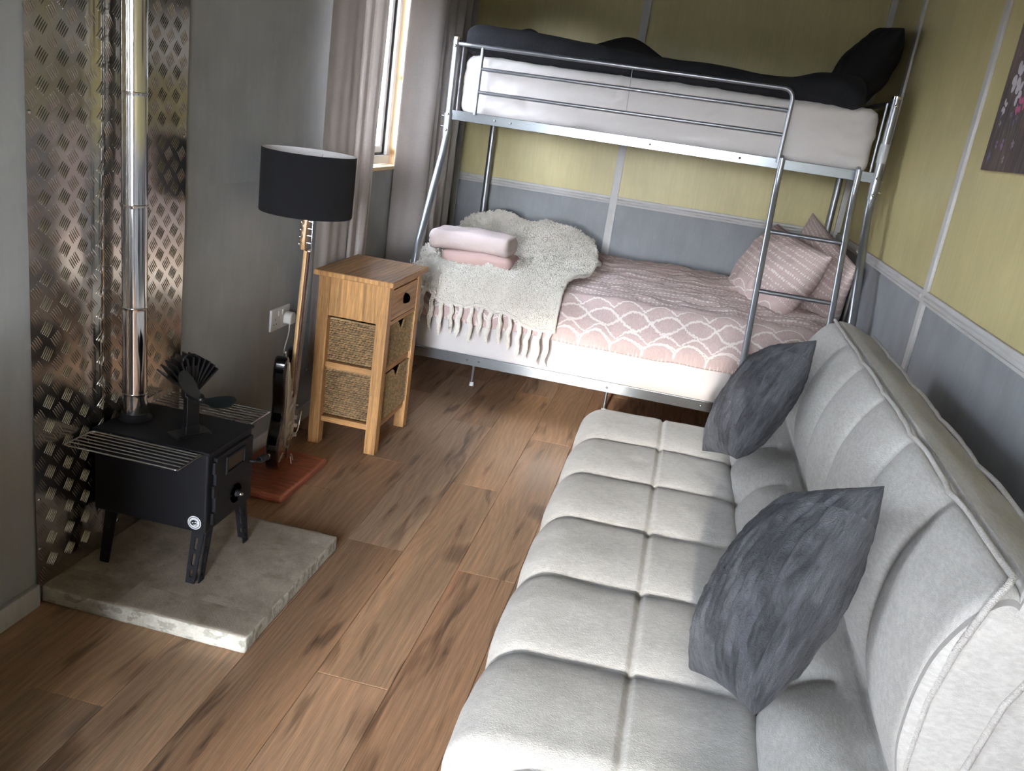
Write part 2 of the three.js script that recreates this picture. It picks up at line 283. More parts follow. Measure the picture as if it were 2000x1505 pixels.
const plush = M({ color: 0xa6a7ab, map: rep(plushT, .40), roughness: 1, sheen: .25, sheenRoughness: .5, sheenColor: 0xb8b9bb, bumpMap: rep(plushB, .2), bumpScale: .004 });
const plushDark = M({ color: 0x4c4d54, roughness: 1 });
const sheet = M({ color: 0xd9d4d1, roughness: .9, bumpMap: rep(clothB, .12), bumpScale: .0002 });
const duvetM = M({ color: 0xffffff, map: duvetT, roughness: .95, bumpMap: duvetT, bumpScale: .004 });
const throwM = M({ color: 0xf8f1e4, roughness: 1, sheen: .3, sheenColor: 0xffffff, bumpMap: rep(knitB, .35), bumpScale: .004 });
const pinkA = M({ color: 0xe0cdc6, roughness: 1, bumpMap: rep(terryB, .2), bumpScale: .003 });
const pinkB = M({ color: 0xd8b7ad, roughness: 1, bumpMap: rep(terryB, .2), bumpScale: .003 });
const navy = M({ color: 0x1b1c22, roughness: .95, bumpMap: rep(terryB, .3), bumpScale: .002 });
const jet = M({ color: 0x0e0d12, roughness: .9 });
const curtainM = M({ color: 0xe6e0dc, transmission: .3, thickness: 0, map: rep(curtainT, .5), roughness: .85, bumpMap: rep(clothB, .1), bumpScale: .0002 });
const grass = M({ color: 0x3e3f38, roughness: 1, map: rep(concreteT, 2) });

// ---------------------------------------------------------------- the room
const XL = -1.456, XR = .905, ZB = -5.42, ZF = 1.8, YC = 2.4, T = .11;
struct('neighbour_wall', box(-4.4, -.25, -16, -4.2, 2.45, 1.4, 0), white);
struct('garden_fence', box(-2.3, -.25, 2.3, -2.2, 1.95, 16, 0), M({ color: 0xa39c92, roughness: .9 }));
struct('ground', box(-400, -.3, -400, 400, -.2, 400, 0), grass);
{ // laminate floor, board by board
  const floor = struct('floor'); add(floor, 'underlay', box(XL - .02, -.2, ZB - .02, XR + .02, -.0125, ZF + T, 0), dark);
  const r = rng(5), L = 1.285, Wd = .192, ends = { '-2': -3.115, '-1': -3.722, '0': -3.045, '1': -3.685 };
  for (let c = -4; c < 9; c++) {
    let x0 = -.676 + c * Wd, x1 = x0 + Wd; if (c === -4) x0 = XL; if (x0 >= XR) continue; x1 = Math.min(x1, XR);
    const e = ends[String(c)] ?? (ZB + r() * L);
    for (let k = -4; k < 7; k++) {
      const za = Math.max(ZB, e + k * L), zb = Math.min(ZF + T, e + (k + 1) * L); if (zb - za < .01) continue;
      const g = .0005, b = .0016, X0 = x0 + g, X1 = x1 - g, Z0 = za + g, Z1 = zb - g, v = Math.floor(r() * 4), fu = r() < .5, fv = r() < .5, pos = [], uv = [], idx = [];
      const ring = [[0, -.012, 0], [0, -b * .7, 0], [b, 0, 1]];
      for (const [d, y] of ring) for (const [x, z] of [[X0 + d, Z0 + d], [X1 - d, Z0 + d], [X1 - d, Z1 - d], [X0 + d, Z1 - d]]) {
        pos.push(x, y, z); let a = (x - x0) / Wd, q = (z - (e + k * L)) / L; if (fu) a = 1 - a; if (fv) q = 1 - q; uv.push((v + clamp(a, .01, .99)) / 4, clamp(q, .002, .998));
      }
      for (let s = 0; s < 2; s++) for (let i = 0; i < 4; i++) { const a = s * 4 + i, b2 = s * 4 + (i + 1) % 4; idx.push(a, a + 4, b2, b2, a + 4, b2 + 4); }
      idx.push(8, 11, 9, 9, 11, 10);
      let q = new THREE.BufferGeometry(); q.setAttribute('position', new THREE.Float32BufferAttribute(pos, 3)); q.setAttribute('uv', new THREE.Float32BufferAttribute(uv, 2)); q.setIndex(idx); q = q.toNonIndexed(); q.computeVertexNormals();
      add(floor, nm('plank'), q, planks[Math.floor(r() * planks.length)]);
    }
  }
}
const WZ0 = -4.35, WZ1 = -3.42, WY0 = 1.05, WY1 = 2.08, VZ0 = -.45, VZ1 = .30;
struct('wall_left', merge([box(XL - T, -.2, ZB - T, XL, WY0, ZF + T, 0), box(XL - T, WY1, ZB - T, XL, YC, ZF + T, 0), box(XL - T, WY0, ZB - T, XL, WY1, WZ0, 0), box(XL - T, WY0, WZ1, XL, WY1, VZ0, 0), box(XL - T, WY0, VZ1, XL, WY1, ZF + T, 0)]), grey);
const DX0 = -.98, DX1 = .04, DH = 1.95;
struct('wall_front', merge([box(XL, -.2, ZF, DX0, YC, ZF + T, 0), box(DX1, -.2, ZF, XR, YC, ZF + T, 0), box(DX0, DH, ZF, DX1, YC, ZF + T, 0)]), grey);
struct('wall_porch', box(XL, -.2, -.73, -.93, .82, -.65, .004), grey);
struct('ceiling', box(XL - T, YC, ZB - T, XR + T, YC + .08, ZF + T, 0), ceilingM);
const YD0 = .953, YD1 = 1.0;                                          // dado rail
{
  const w = struct('wall_right'); add(w, 'backing', box(XR + .006, -.2, ZB - T, XR + T, YC, ZF + T, 0), grey);
  const zs = [ZB, -4.65, -3.33, -2.0, -.68, ZF];
  for (let i = 0; i < 5; i++) { add(w, nm('panel'), box(XR, .02, zs[i] + .002, XR + .012, .975, zs[i + 1] - .002, 0, 'y'), greyPanel, 'grey lower panel'); add(w, nm('panel'), box(XR, .98, zs[i] + .002, XR + .012, YC, zs[i + 1] - .002, 0), yellow, 'yellow upper panel'); }
  const b = struct('wall_back'); add(b, 'backing', box(XL, -.2, ZB - T, XR + .05, YC, ZB - .006, 0), grey);
  const xs = [XL, -.435, XR];
  for (let i = 0; i < 2; i++) { add(b, nm('panel'), box(xs[i] + .002, .02, ZB - .012, xs[i + 1] - .002, .975, ZB, 0, 'y'), greyPanel, 'grey lower panel'); add(b, nm('panel'), box(xs[i] + .002, .98, ZB - .012, xs[i + 1] - .002, YC, ZB, 0), yellow, 'yellow upper panel'); }
  let n = 1; const trim = (g) => struct('trim_' + n++, g, white);
  for (const z of zs.slice(1, 5)) trim(box(XR - .012, 0, z - .024, XR, YC, z + .024, .002));
  trim(box(-.457, 0, ZB, -.411, YC, ZB + .012, .002)); trim(box(XL, 0, ZB, XL + .035, YC, ZB + .012, .002)); trim(box(XR - .034, 0, ZB, XR, YC, ZB + .02, .002));
  // moulded dado: flat back, stepped bead along the middle
  const prof = roundShape([[0, YD0], [.011, YD0], [.012, YD0 + .012], [.018, YD0 + .016], [.02, YD0 + .027], [.013, YD0 + .033], [.012, YD1], [0, YD1]], .003);
  const rail = (len) => boxUV(ext(prof, len).toNonIndexed(), 'z');
  for (const [a, c] of [[ZB + .02, -4.674], [-4.626, -3.354], [-3.306, -2.024], [-1.976, -.704], [-.656, ZF]]) trim(rail(c - a).rotateY(Math.PI).translate(XR, 0, c));
  for (const [a, c] of [[XL + .035, -.457], [-.411, XR - .034]]) trim(rail(c - a).rotateY(-Math.PI / 2).translate(c, 0, ZB));
  const sk = (z0, z1) => box(XL, 0, z0, XL + .014, .064, z1, .003);
  struct('baseboard_left', merge([sk(-1.737, ZF), sk(-3.3, -2.38), sk(ZB + .02, -3.3)]), white);
}
function windowAt(name, WZ0, WZ1) { // window in the left wall, pine lining
  const w = struct(name), a = XL - .058, o = XL - T;
  for (const g of [box(a, WY0 - .006, WZ0, XL + .006, WY0 + .012, WZ1, .002, 'z'), box(a, WY0, WZ0, XL + .002, WY1, WZ0 + .014, .002), box(a, WY0, WZ1 - .014, XL + .002, WY1, WZ1, .002), box(a, WY1 - .014, WZ0, XL + .002, WY1, WZ1, .002, 'z')]) add(w, nm('lining_board'), g, pine);
  const fr = (x0, x1, z0, z1, y0, y1, t, m, name) => add(w, name, merge([box(x0, y0, z0, x1, y0 + t, z1, .003), box(x0, y1 - t, z0, x1, y1, z1, .003), box(x0, y0 + t, z0, x1, y1 - t, z0 + t, .003), box(x0, y0 + t, z1 - t, x1, y1 - t, z1, .003)]), m);
  const z0 = WZ0 + .014, z1 = WZ1 - .014, y0 = WY0 + .012, y1 = WY1 - .014;
  fr(o + .004, a, z0, z1, y0, y1, .042, pvc, 'window_frame'); fr(o + .012, a - .014, z0 + .042, z1 - .042, y0 + .042, y1 - .042, .009, rubber, 'gasket'); fr(o - .004, a - .022, z0 + .051, z1 - .051, y0 + .051, y1 - .051, .034, pvc, 'sash');
  add(w, 'pane', box(o + .02, y0 + .085, z0 + .085, o + .026, y1 - .085, z1 - .085, 0), glass);
}
windowAt('window_1', WZ0, WZ1); windowAt('window_2', VZ0, VZ1);
{ // door opening behind the camera
  const d = struct('door_1'); for (const g of [box(DX0, 0, ZF - .01, DX0 + .04, DH, ZF + T + .01, .003), box(DX1 - .04, 0, ZF - .01, DX1, DH, ZF + T + .01, .003), box(DX0, DH - .04, ZF - .01, DX1, DH, ZF + T + .01, .003)]) add(d, nm('door_frame'), g, white);
}

// ---------------------------------------------------------------- sofa bed
{
  const t = thing('sofa_bed', 'cream fleece click-clack sofa bed with quilted seat and back along the right wall', 'sofa');
  const Z0 = -3.09, Z1 = -1.13, ZS = [-3.07, -2.75, -2.43, -2.11, -1.79, -1.47, -1.15];
  const puffZ = (z) => { const k = clamp((z - ZS[0]) / .32, .5, 5.5), f = k - Math.floor(k); return Math.pow(clamp(1 - Math.pow(Math.abs(2 * f - 1), 2.4)), .5); };
  const wob = (a, b, s) => n2(a * 7, b * 7, s, 3) * .004 + n2(a * 22, b * 16, s + 5, 2) * .0012;
  add(t, 'seat', soft(-.215, .17, Z0, .36, .405, Z1, [.085, .11, .075], 100, 20, 230, (p, n) => {
    const zz = clamp(p.z + .012 * n2(p.x * 4, p.z * 2, 11), Z0, Z1), a = puffZ(zz), k1 = 1 - Math.exp(-(((p.x - .07) / .0055) ** 2)), k2 = 1 - .8 * Math.exp(-(((p.x - .325) / .022) ** 2));
    const wide = p.x < .07 ? Math.sqrt(clamp(1 - Math.pow(Math.abs((p.x + .09) / .17), 8))) : Math.sqrt(clamp(1 - Math.pow(Math.abs((p.x - .195) / .13), 8)));
    const top = ss(.1, .8, n.y); let d = a * (.010 + .016 * top * (.88 + .12 * wide)) - .002; if (top > 0) d -= (1 - k1) * .010 * top + (1 - k2) * .026 * top;
    const curve = .02 * ss(.26, -.2, p.x) * top; return p.addScaledVector(n, d + wob(p.x, p.z, 17)).add(V(0, -curve * .4, 0));
  }), fleece);
  // back: closed section, lofted along z, seams every 32 cm
  const sec = [[.36, .25], [.315, .33], [.322, .40], [.36, .462], [.43, .505], [.487, .512], [.492, .55], [.482, .64], [.492, .74], [.525, .83], [.558, .882], [.60, .884], [.655, .862], [.69, .846], [.715, .78], [.735, .62], [.74, .45], [.72, .30], [.62, .24], [.48, .235]];
  const curve = new THREE.CatmullRomCurve3(sec.map((p) => V(p[0], p[1], 0)), true, 'centripetal'), NP = 160, pts = curve.getPoints(NP), cx = .57, cy = .52;
  const nor = pts.map((p, i) => { const a = pts[(i + 1) % NP], b = pts[(i + NP - 1) % NP]; return V(-(a.y - b.y), a.x - b.x, 0).normalize(); });
  const back = grid((u, v) => {
    const i = Math.round(u * NP) % NP, p = pts[i], n = nor[i]; let e = .05, zz, s = 1; const q = v * 2 - 1;
    zz = lerp(Z0, Z1, v); const ed = Math.min(v, 1 - v); if (ed < .06) { const k = ed / .06; s = .0 + Math.pow(1 - Math.pow(1 - k, 3.2), 1 / 3.2); zz = v < .5 ? Z0 + (k * k) * .05 - (1 - s) * 0 : Z1 - k * k * .05; } else { const k = (v - .06) / .88; zz = lerp(Z0 + .05, Z1 - .05, k); }
    const a = puffZ(zz), fr = n.x < -.15 && p.y > .34 ? 1 : 0, q1 = clamp((p.y - .33) / .18), q2 = clamp((p.y - .51) / .375), band = p.y < .51 ? Math.sqrt(clamp(1 - Math.pow(Math.abs(2 * q1 - 1), 4))) : Math.sqrt(clamp(1 - Math.pow(Math.abs(2 * q2 - 1), 4))) * (1.15 - .4 * q2), topP = n.y > .5 && p.x > .56 ? .5 : 0;
    let d = fr ? (a * .040 + .006) * (.05 + .95 * band) - .016 : topP * (a * .006); d += wob(p.x + p.y, zz, 31) * .8;
    const shear = -.012 * (zz + 2.6) * (p.y - .4) / .5 * 2.2; // back leans a little more at its near end
    const x = p.x - n.x * 0 + n.x * d, y = p.y + n.y * d; return [cx + (x - cx) * s + shear, cy + (y - cy) * s + .012 * (zz + 2.6) * clamp((p.y - .5) / .4), zz];
  }, NP, 200, { cu: true, uv: (u, v) => [v * 1.96, u * 1.75] });
  { const a = back.attributes.position, b = back.attributes.uv; for (let i = 0; i < a.count; i++) { const z = a.getZ(i); if (z > Z1 - .012 || z < Z0 + .012) b.setXY(i, a.getX(i), a.getY(i)); } }
  add(t, 'backrest', back, fleece);
  const shift = (x, y, z) => [x - .012 * (z + 2.6) * (y - .4) / .5 * 2.2, y + .012 * (z + 2.6) * clamp((y - .5) / .4), z];
  const along = (x, y, end) => { const a = []; for (let k = 0; k <= 48; k++) { const z = lerp(Z0 + .03, Z1 - .022, k / 48), f = puffZ(z); a.push(V(...shift(x - .006 + .006 * f, y + .002 * f + .003 * n2(z * 20, 3, 7), z))); } for (const q of end) a.push(V(...shift(q[0], q[1], Z1 - q[2]))); return sweep(a, (q) => .0052 + .001 * n2(q * 90, 1, 8), 8); };
  add(t, nm('piping'), along(.556, .888, [[.548, .884, .012], [.530, .855, .007], [.502, .78, .005], [.482, .70, .005], [.474, .60, .005], [.476, .53, .006], [.44, .505, .006], [.37, .468, .007], [.325, .41, .012]]), piping);
  add(t, nm('piping'), along(.692, .853, [[.688, .85, .010], [.66, .845, .002], [.615, .80, -.001], [.575, .72, -.001], [.545, .6, -.001], [.53, .5, -.001], [.51, .4, 0]]), piping);
  { const a = []; for (let k = 0; k <= 30; k++) { const q = k / 30; a.push(V(lerp(-.165, .30, q), .37 + .045 * Math.sin(clamp(q * 3) * Math.PI / 2) - .012 * q, Z1 + .0 - .004 * Math.sin(q * 40))); } add(t, nm('piping'), sweep(a, .005, 7), piping); }
  add(t, 'base_frame', box(-.12, .12, Z0 + .1, .66, .25, Z1 - .1, .01), black);
  for (const x of [-.08, .6]) for (const z of [Z0 + .15, Z1 - .15]) add(t, nm('leg'), tr(cyl(.022, .018, .13, 16), x, .065, z), black);
}
function cushion(label, c, u, v, n, sd) {
  const t = thing('cushion', label, 'cushion', [0, 0, 0], 'grey plush cushions on the sofa');
  const rib = (x) => { const k = mod(x / .033, 1); return Math.exp(-(((k - .5) / .15) ** 2)); };
  add(t, 'cover', basis(pillowGeo(.41, .41, .19, 190, (x, y, s, e) => (s > 0 ? -.012 * rib(x + .004 * n2(y * 14, x * 6, sd)) : 0) * ss(0, .25, e) + (n2(x * 12, y * 9, sd + 3, 3) * .006 + n2(x * 40, y * 34, sd + 6, 2) * .003 + n2(x * 130, y * 100, sd + 9, 1) * .0012) * ss(0, .2, e), .05, .5), u, v, n, c), plush);
  const r = [], a = .2; for (let k = 0; k <= 96; k++) { const q = k / 24, s = Math.floor(q) % 4, f = (q - Math.floor(q)) * 2 - 1, m = 1 - .06 * (1 - f * f); const p = [[f, -m], [m, f], [-f, m], [-m, -f]][s]; r.push(V(p[0] * a, p[1] * a, 0)); }
  add(t, 'seam', basis(sweep(r, .0022, 6), u, v, n, c), plushDark);
}
cushion('grey ribbed plush cushion at the near end of the sofa, leaning on the back', [.285, .668, -1.445], [.161, .446, .881], [.345, .81, -.473], [-.924, .381, -.023], 41);
cushion('grey plush cushion at the far end of the sofa beside the bed', [.322, .668, -2.651], [.17, .315, .934], [.384, .852, -.357], [-.908, .419, .024], 47);

// ---------------------------------------------------------------- bunk bed
const BL = -1.215, BR = .817, BF = -4.30, BB = -5.31, LF = -4.03;       // left, right, upper front, back, lower front
{
  const t = thing('bunk_bed', 'silver metal bunk bed with a wide lower bunk and a ladder at its right', 'bed'), R = .019;
  for (const x of [BL, BR]) {
    const p = add(t, nm('post'), pipe([[x, 1.69, BF], [x, 1.21, BF], [x, .68, LF + .045], [x, .0, LF + .045]], R, .09, 16), bedMetal);
    add(p, 'cap', tr(cyl(R + .001, R + .001, .012, 16), x, 1.695, BF), chrome);
    add(p, 'sleeve', tr(cyl(R + .004, R + .004, .10, 18), x, 1.30, BF), bedMetal);
    for (const [y, dz] of [[1.345, 0], [1.27, 0], [1.66, 0]]) add(p, nm('bolt'), tr(lathe([[0, .006], [.004, .006], [.007, .002], [.007, 0]], 12).rotateX(Math.PI / 2), x, y, BF + R + .003), chrome);
    for (const y of [1.335, 1.285]) add(p, nm('bolt'), tr(cyl(.006, .006, .014, 10).rotateZ(Math.PI / 2), x + (x < 0 ? -1 : 1) * (R + .008), y, BF), chrome);
    add(t, nm('post'), pipe([[x, 1.69, BB], [x, 0, BB]], R, .05, 16), bedMetal);
    for (const [y, z] of [[1.675, BF], [1.34, BF]]) add(t, nm('end_rail'), pipe([[x, y, z - .01], [x, y, BB]], .013, .05, 12), bedMetal);
    add(t, nm('end_rail'), pipe([[x, .215, LF], [x, .215, BB]], .014, .05, 12), bedMetal);
    add(t, nm('end_rail'), pipe([[x, .62, LF + .07], [x, .62, BB]], .011, .05, 12), bedMetal);
    add(t, nm('end_upright'), pipe([[x + (x < 0 ? .03 : -.03), 1.67, BF - .02], [x + (x < 0 ? .03 : -.03), 1.33, BF - .02]], .006, .05, 10), bedMetal);
  }
  const rail = (x0, x1, y0, y1, z, s) => merge([box(x0, y0, z - .004, x1, y1, z + .004, .002, 'x'), box(x0, y0, z - .03, x1, y0 + .005, z, .001, 'x'), box(x0, y1 - .005, z - .016, x1, y1, z, .001, 'x')]);
  const up = add(t, nm('side_rail'), rail(BL + .017, BR - .017, 1.322, 1.368, BF + .006), railMetal);
  for (const x of [-.98, -.9, -.22, .2]) add(up, nm('rivet'), tr(lathe([[0, .003], [.004, .002], [.006, 0]], 10).rotateX(Math.PI / 2), x, 1.345, BF + .01), railMetal);
  add(t, nm('side_rail'), rail(BL + .017, BR - .017, 1.322, 1.368, BB), railMetal);
  const lo = add(t, nm('side_rail'), rail(BL + .017, BR - .017, .186, .236, LF + .012), railMetal);
  for (const x of [-.9, -.84, -.2, .25]) add(lo, nm('rivet'), tr(lathe([[0, .003], [.004, .002], [.006, 0]], 10).rotateX(Math.PI / 2), x, .21, LF + .016), railMetal);
  add(t, nm('side_rail'), rail(BL + .017, BR - .017, .186, .236, BB), railMetal);
  for (const [y, z] of [[1.35, BF], [.205, LF]]) for (let k = 0; k < 12; k++) { const x = lerp(BL + .1, BR - .1, k / 11); add(t, nm('slat'), pipe([[x, y, z], [x, y, BB]], .008, .02, 8), bedMetal); }
  for (const [x, z] of [[-.92, -4.28], [-.21, -4.28], [-.92, -5.0], [-.21, -5.0], [.4, -4.28]]) { const l = add(t, nm('support_leg'), pipe([[x, .20, z], [x, .012, z]], .008, .05, 10), railMetal); add(l, 'foot', tr(cyl(.011, .013, .02, 12), x, .010, z), white); }
  // guard rail: hooked frame with two bars
  const gz = BF + .022, g = add(t, nm('guard_rail'), pipe([[BL + .01, 1.672, gz - .02], [BL + .06, 1.672, gz], [.375, 1.672, gz], [.372, 1.35, gz]], .0105, .055, 12), bedMetal);
  for (const y of [1.572, 1.466]) add(g, nm('bar'), pipe([[-1.08, y, gz], [.372, y + .008, gz]], .0085, .01, 10), bedMetal);
  add(g, 'upright', pipe([[-1.078, 1.672, gz], [-1.08, 1.36, gz]], .0095, .01, 12), bedMetal);
  add(g, 'seam_wire', pipe([[-.362, 1.665, gz - .012], [-.358, 1.47, gz - .012]], .0013, .01, 6), bedMetal);
  // ladder: leaning stiles hooked on the upper rail
  for (const x of [.387, .728]) add(t, nm('ladder_stile'), pipe([[x, 1.372, BF + .045], [x, 1.25, BF + .05], [x, 1.15, BF + .09], [x, .004, -3.73]], .0145, .10, 14), bedMetal);
  for (const [y, z] of [[1.047, -4.167], [.787, -4.058], [.506, -3.94], [.25, -3.833]]) add(t, nm('rung'), pipe([[.387, y, z], [.728, y, z]], .0105, .01, 12), bedMetal);
  for (const x of [.387, .728]) add(t, nm('hook'), pipe([[x, 1.36, BF + .045], [x, 1.378, BF + .03], [x, 1.378, BF - .005]], .008, .01, 10), bedMetal);
  add(t, 'tape_tag', cyl(R + .0015, R + .0015, .085, 18).translate(BR, 1.455, BF), M({ color: 0xc9ccd0, roughness: .4 }), 'white printed tag around the right post');
}
const wr = (x, y, s, k = 1) => (n2(x * 6, y * 5, s, 3) * .010 + (1 - Math.abs(n2(x * 9 + y * 5, y * 6 - x * 2, s + 4, 2))) ** 5 * .009) * k;
tagged(soft(-1.185, .205, -5.28, .785, .485, LF + .002, [.05, .06, .05], 70, 14, 50, (p, n) => p.addScaledVector(n, wr(p.x, p.y + p.z, 201, .45) + .01 * Math.sin(clamp((p.y - .2) / .28) * Math.PI))), sheet, 'mattress', 'white sheeted mattress on the wide lower bunk', 'mattress');
tagged(soft(-1.17, 1.352, -5.26, .775, 1.635, BF - .02, [.05, .05, .05], 90, 22, 40, (p, n) => { const side = clamp(n.z), f = Math.sin(p.x * 46 - p.y * 38 + 4 * n2(p.x * 2, p.y * 5, 215)); return p.addScaledVector(n, wr(p.x, p.y * 1.6 + p.z, 211, .7) + side * .0045 * Math.pow(Math.abs(f), 3) * ss(1.42, 1.6, p.y) + ss(.5, .75, p.x) * .008 * Math.sin(p.y * 55 + 3 * n2(p.x * 6, p.y * 8, 217)) * side); }), sheet, 'mattress', 'white sheeted mattress on the narrow upper bunk', 'mattress');
function tagged(g, m, name, label, category, group) { const o = new THREE.Mesh(g, m); o.castShadow = o.receiveShadow = true; o.name = nm(name); o.userData = { label, category }; if (group) o.userData.group = group; scene.add(o); return o; }
// upper bedding
tagged(soft(-1.19, 1.635, -5.27, .70, 1.75, BF - .03, [.07, .055, .06], 90, 10, 50, (p, n) => {
  const b = n2(p.x * 2.2, p.z * 2.6, 221, 3), left = ss(-.2, -1.1, p.x), hump = .12 * Math.exp(-(((p.x + .47) / .2) ** 2) - (((p.z + 5.1) / .16) ** 2)), hump2 = .07 * Math.exp(-(((p.x + 1.03) / .10) ** 2) - (((p.z + 5.1) / .15) ** 2)), sag = -.02 * Math.exp(-(((p.x - .25) / .2) ** 2));
  const drop = ss(-4.45, -4.33, p.z) * (.012 + .03 * ss(.45, .68, p.x));
  return p.add(V(n.x * .01 * b, n.y > 0 ? b * .018 + left * .035 + hump + hump2 + sag + .03 * ss(.35, .5, p.x) : 0, n.z * .012 * b)).add(V(0, -drop, ss(-4.4, -4.33, p.z) * (.01 + .012 * n2(p.x * 5, 2, 225))));
}), navy, 'duvet', 'black duvet rumpled over the upper bunk', 'duvet');
{ const t = thing('pillow', 'black pillow propped at the right end of the upper bunk', 'pillow'); add(t, 'pillowcase', basis(pillowGeo(.64, .46, .24, 60, (x, y, s, e) => n2(x * 9, y * 9, 231, 3) * .014 * ss(0, .3, e), .04), [-.07, -.10, 1], [.45, .885, .12], [-.89, .45, -.02], [.725, 1.835, -4.84]), jet); }
// lower bedding
const yD = (x, z) => { const f = clamp((z + 5.3) / 1.3); return .60 + .065 * Math.sin(f * Math.PI) ** .6 * .6 + .05 * (1 - f) + n2(x * 3, z * 3.4, 241, 3) * .022 + n2(x * 9, z * 8, 245, 2) * .013 + .013 * (1 - Math.abs(n2(x * 5, z * 15, 247, 2))) ** 4 + n2(x * 24, z * 24, 253, 1) * .0022; };
tagged(soft(-1.19, .505, -5.33, .80, .60, -3.985, [.05, .045, .05], 120, 10, 90, (p, n) => {
  const top = n.y > -.2 ? 1 : 0, y = top ? lerp(p.y, yD(p.x, p.z) - (.60 - p.y), 1) : p.y, f = ss(-4.13, -3.985, p.z), hem = .035 * f + .012 * f * n2(p.x * 5, 1, 249);
  return V(p.x, y - hem - .07 * f * f - (top ? 0 : .02 * f), p.z + .012 * f + .008 * n2(p.x * 7, 3, 251) * f);
}, (o) => [o.x + 1.25, Math.max(.004, -3.985 - o.z + .075 + (o.y - .6) * .8)]), duvetM, 'duvet', 'dusky pink duvet with white tufted rows on the lower bunk', 'duvet');
const bedPillow = (label, c, u, v, n, s, pa, pb, pt) => {
  const t = thing('pillow', label, 'pillow', [0, 0, 0], 'patterned pillows on the lower bunk');
  add(t, 'pillowcase', basis(pillowGeo(pa, pb, pt, 70, (x, y, sd, e) => n2(x * 6, y * 6, s, 3) * .022 * ss(0, .3, e) + .012 * (1 - Math.abs(n2(x * 6, y * 9, s + 5, 2))) ** 4 * ss(0, .2, e) + n2(x * 18, y * 15, s + 3, 2) * .004 * ss(0, .3, e), .05), u, v, n, c), duvetM);
};
bedPillow('patterned pink pillow in front on the lower bunk, behind the ladder', [.515, .785, -4.71], [.28, -.08, .96], [.46, .88, -.06], [-.84, .458, .283], 261, .74, .46, .26);
bedPillow('patterned pink pillow at the back, wedged against the bed end', [.735, .775, -4.76], [.22, -.24, .94], [.12, .97, .2], [-.96, .07, .24], 265, .74, .50, .18);
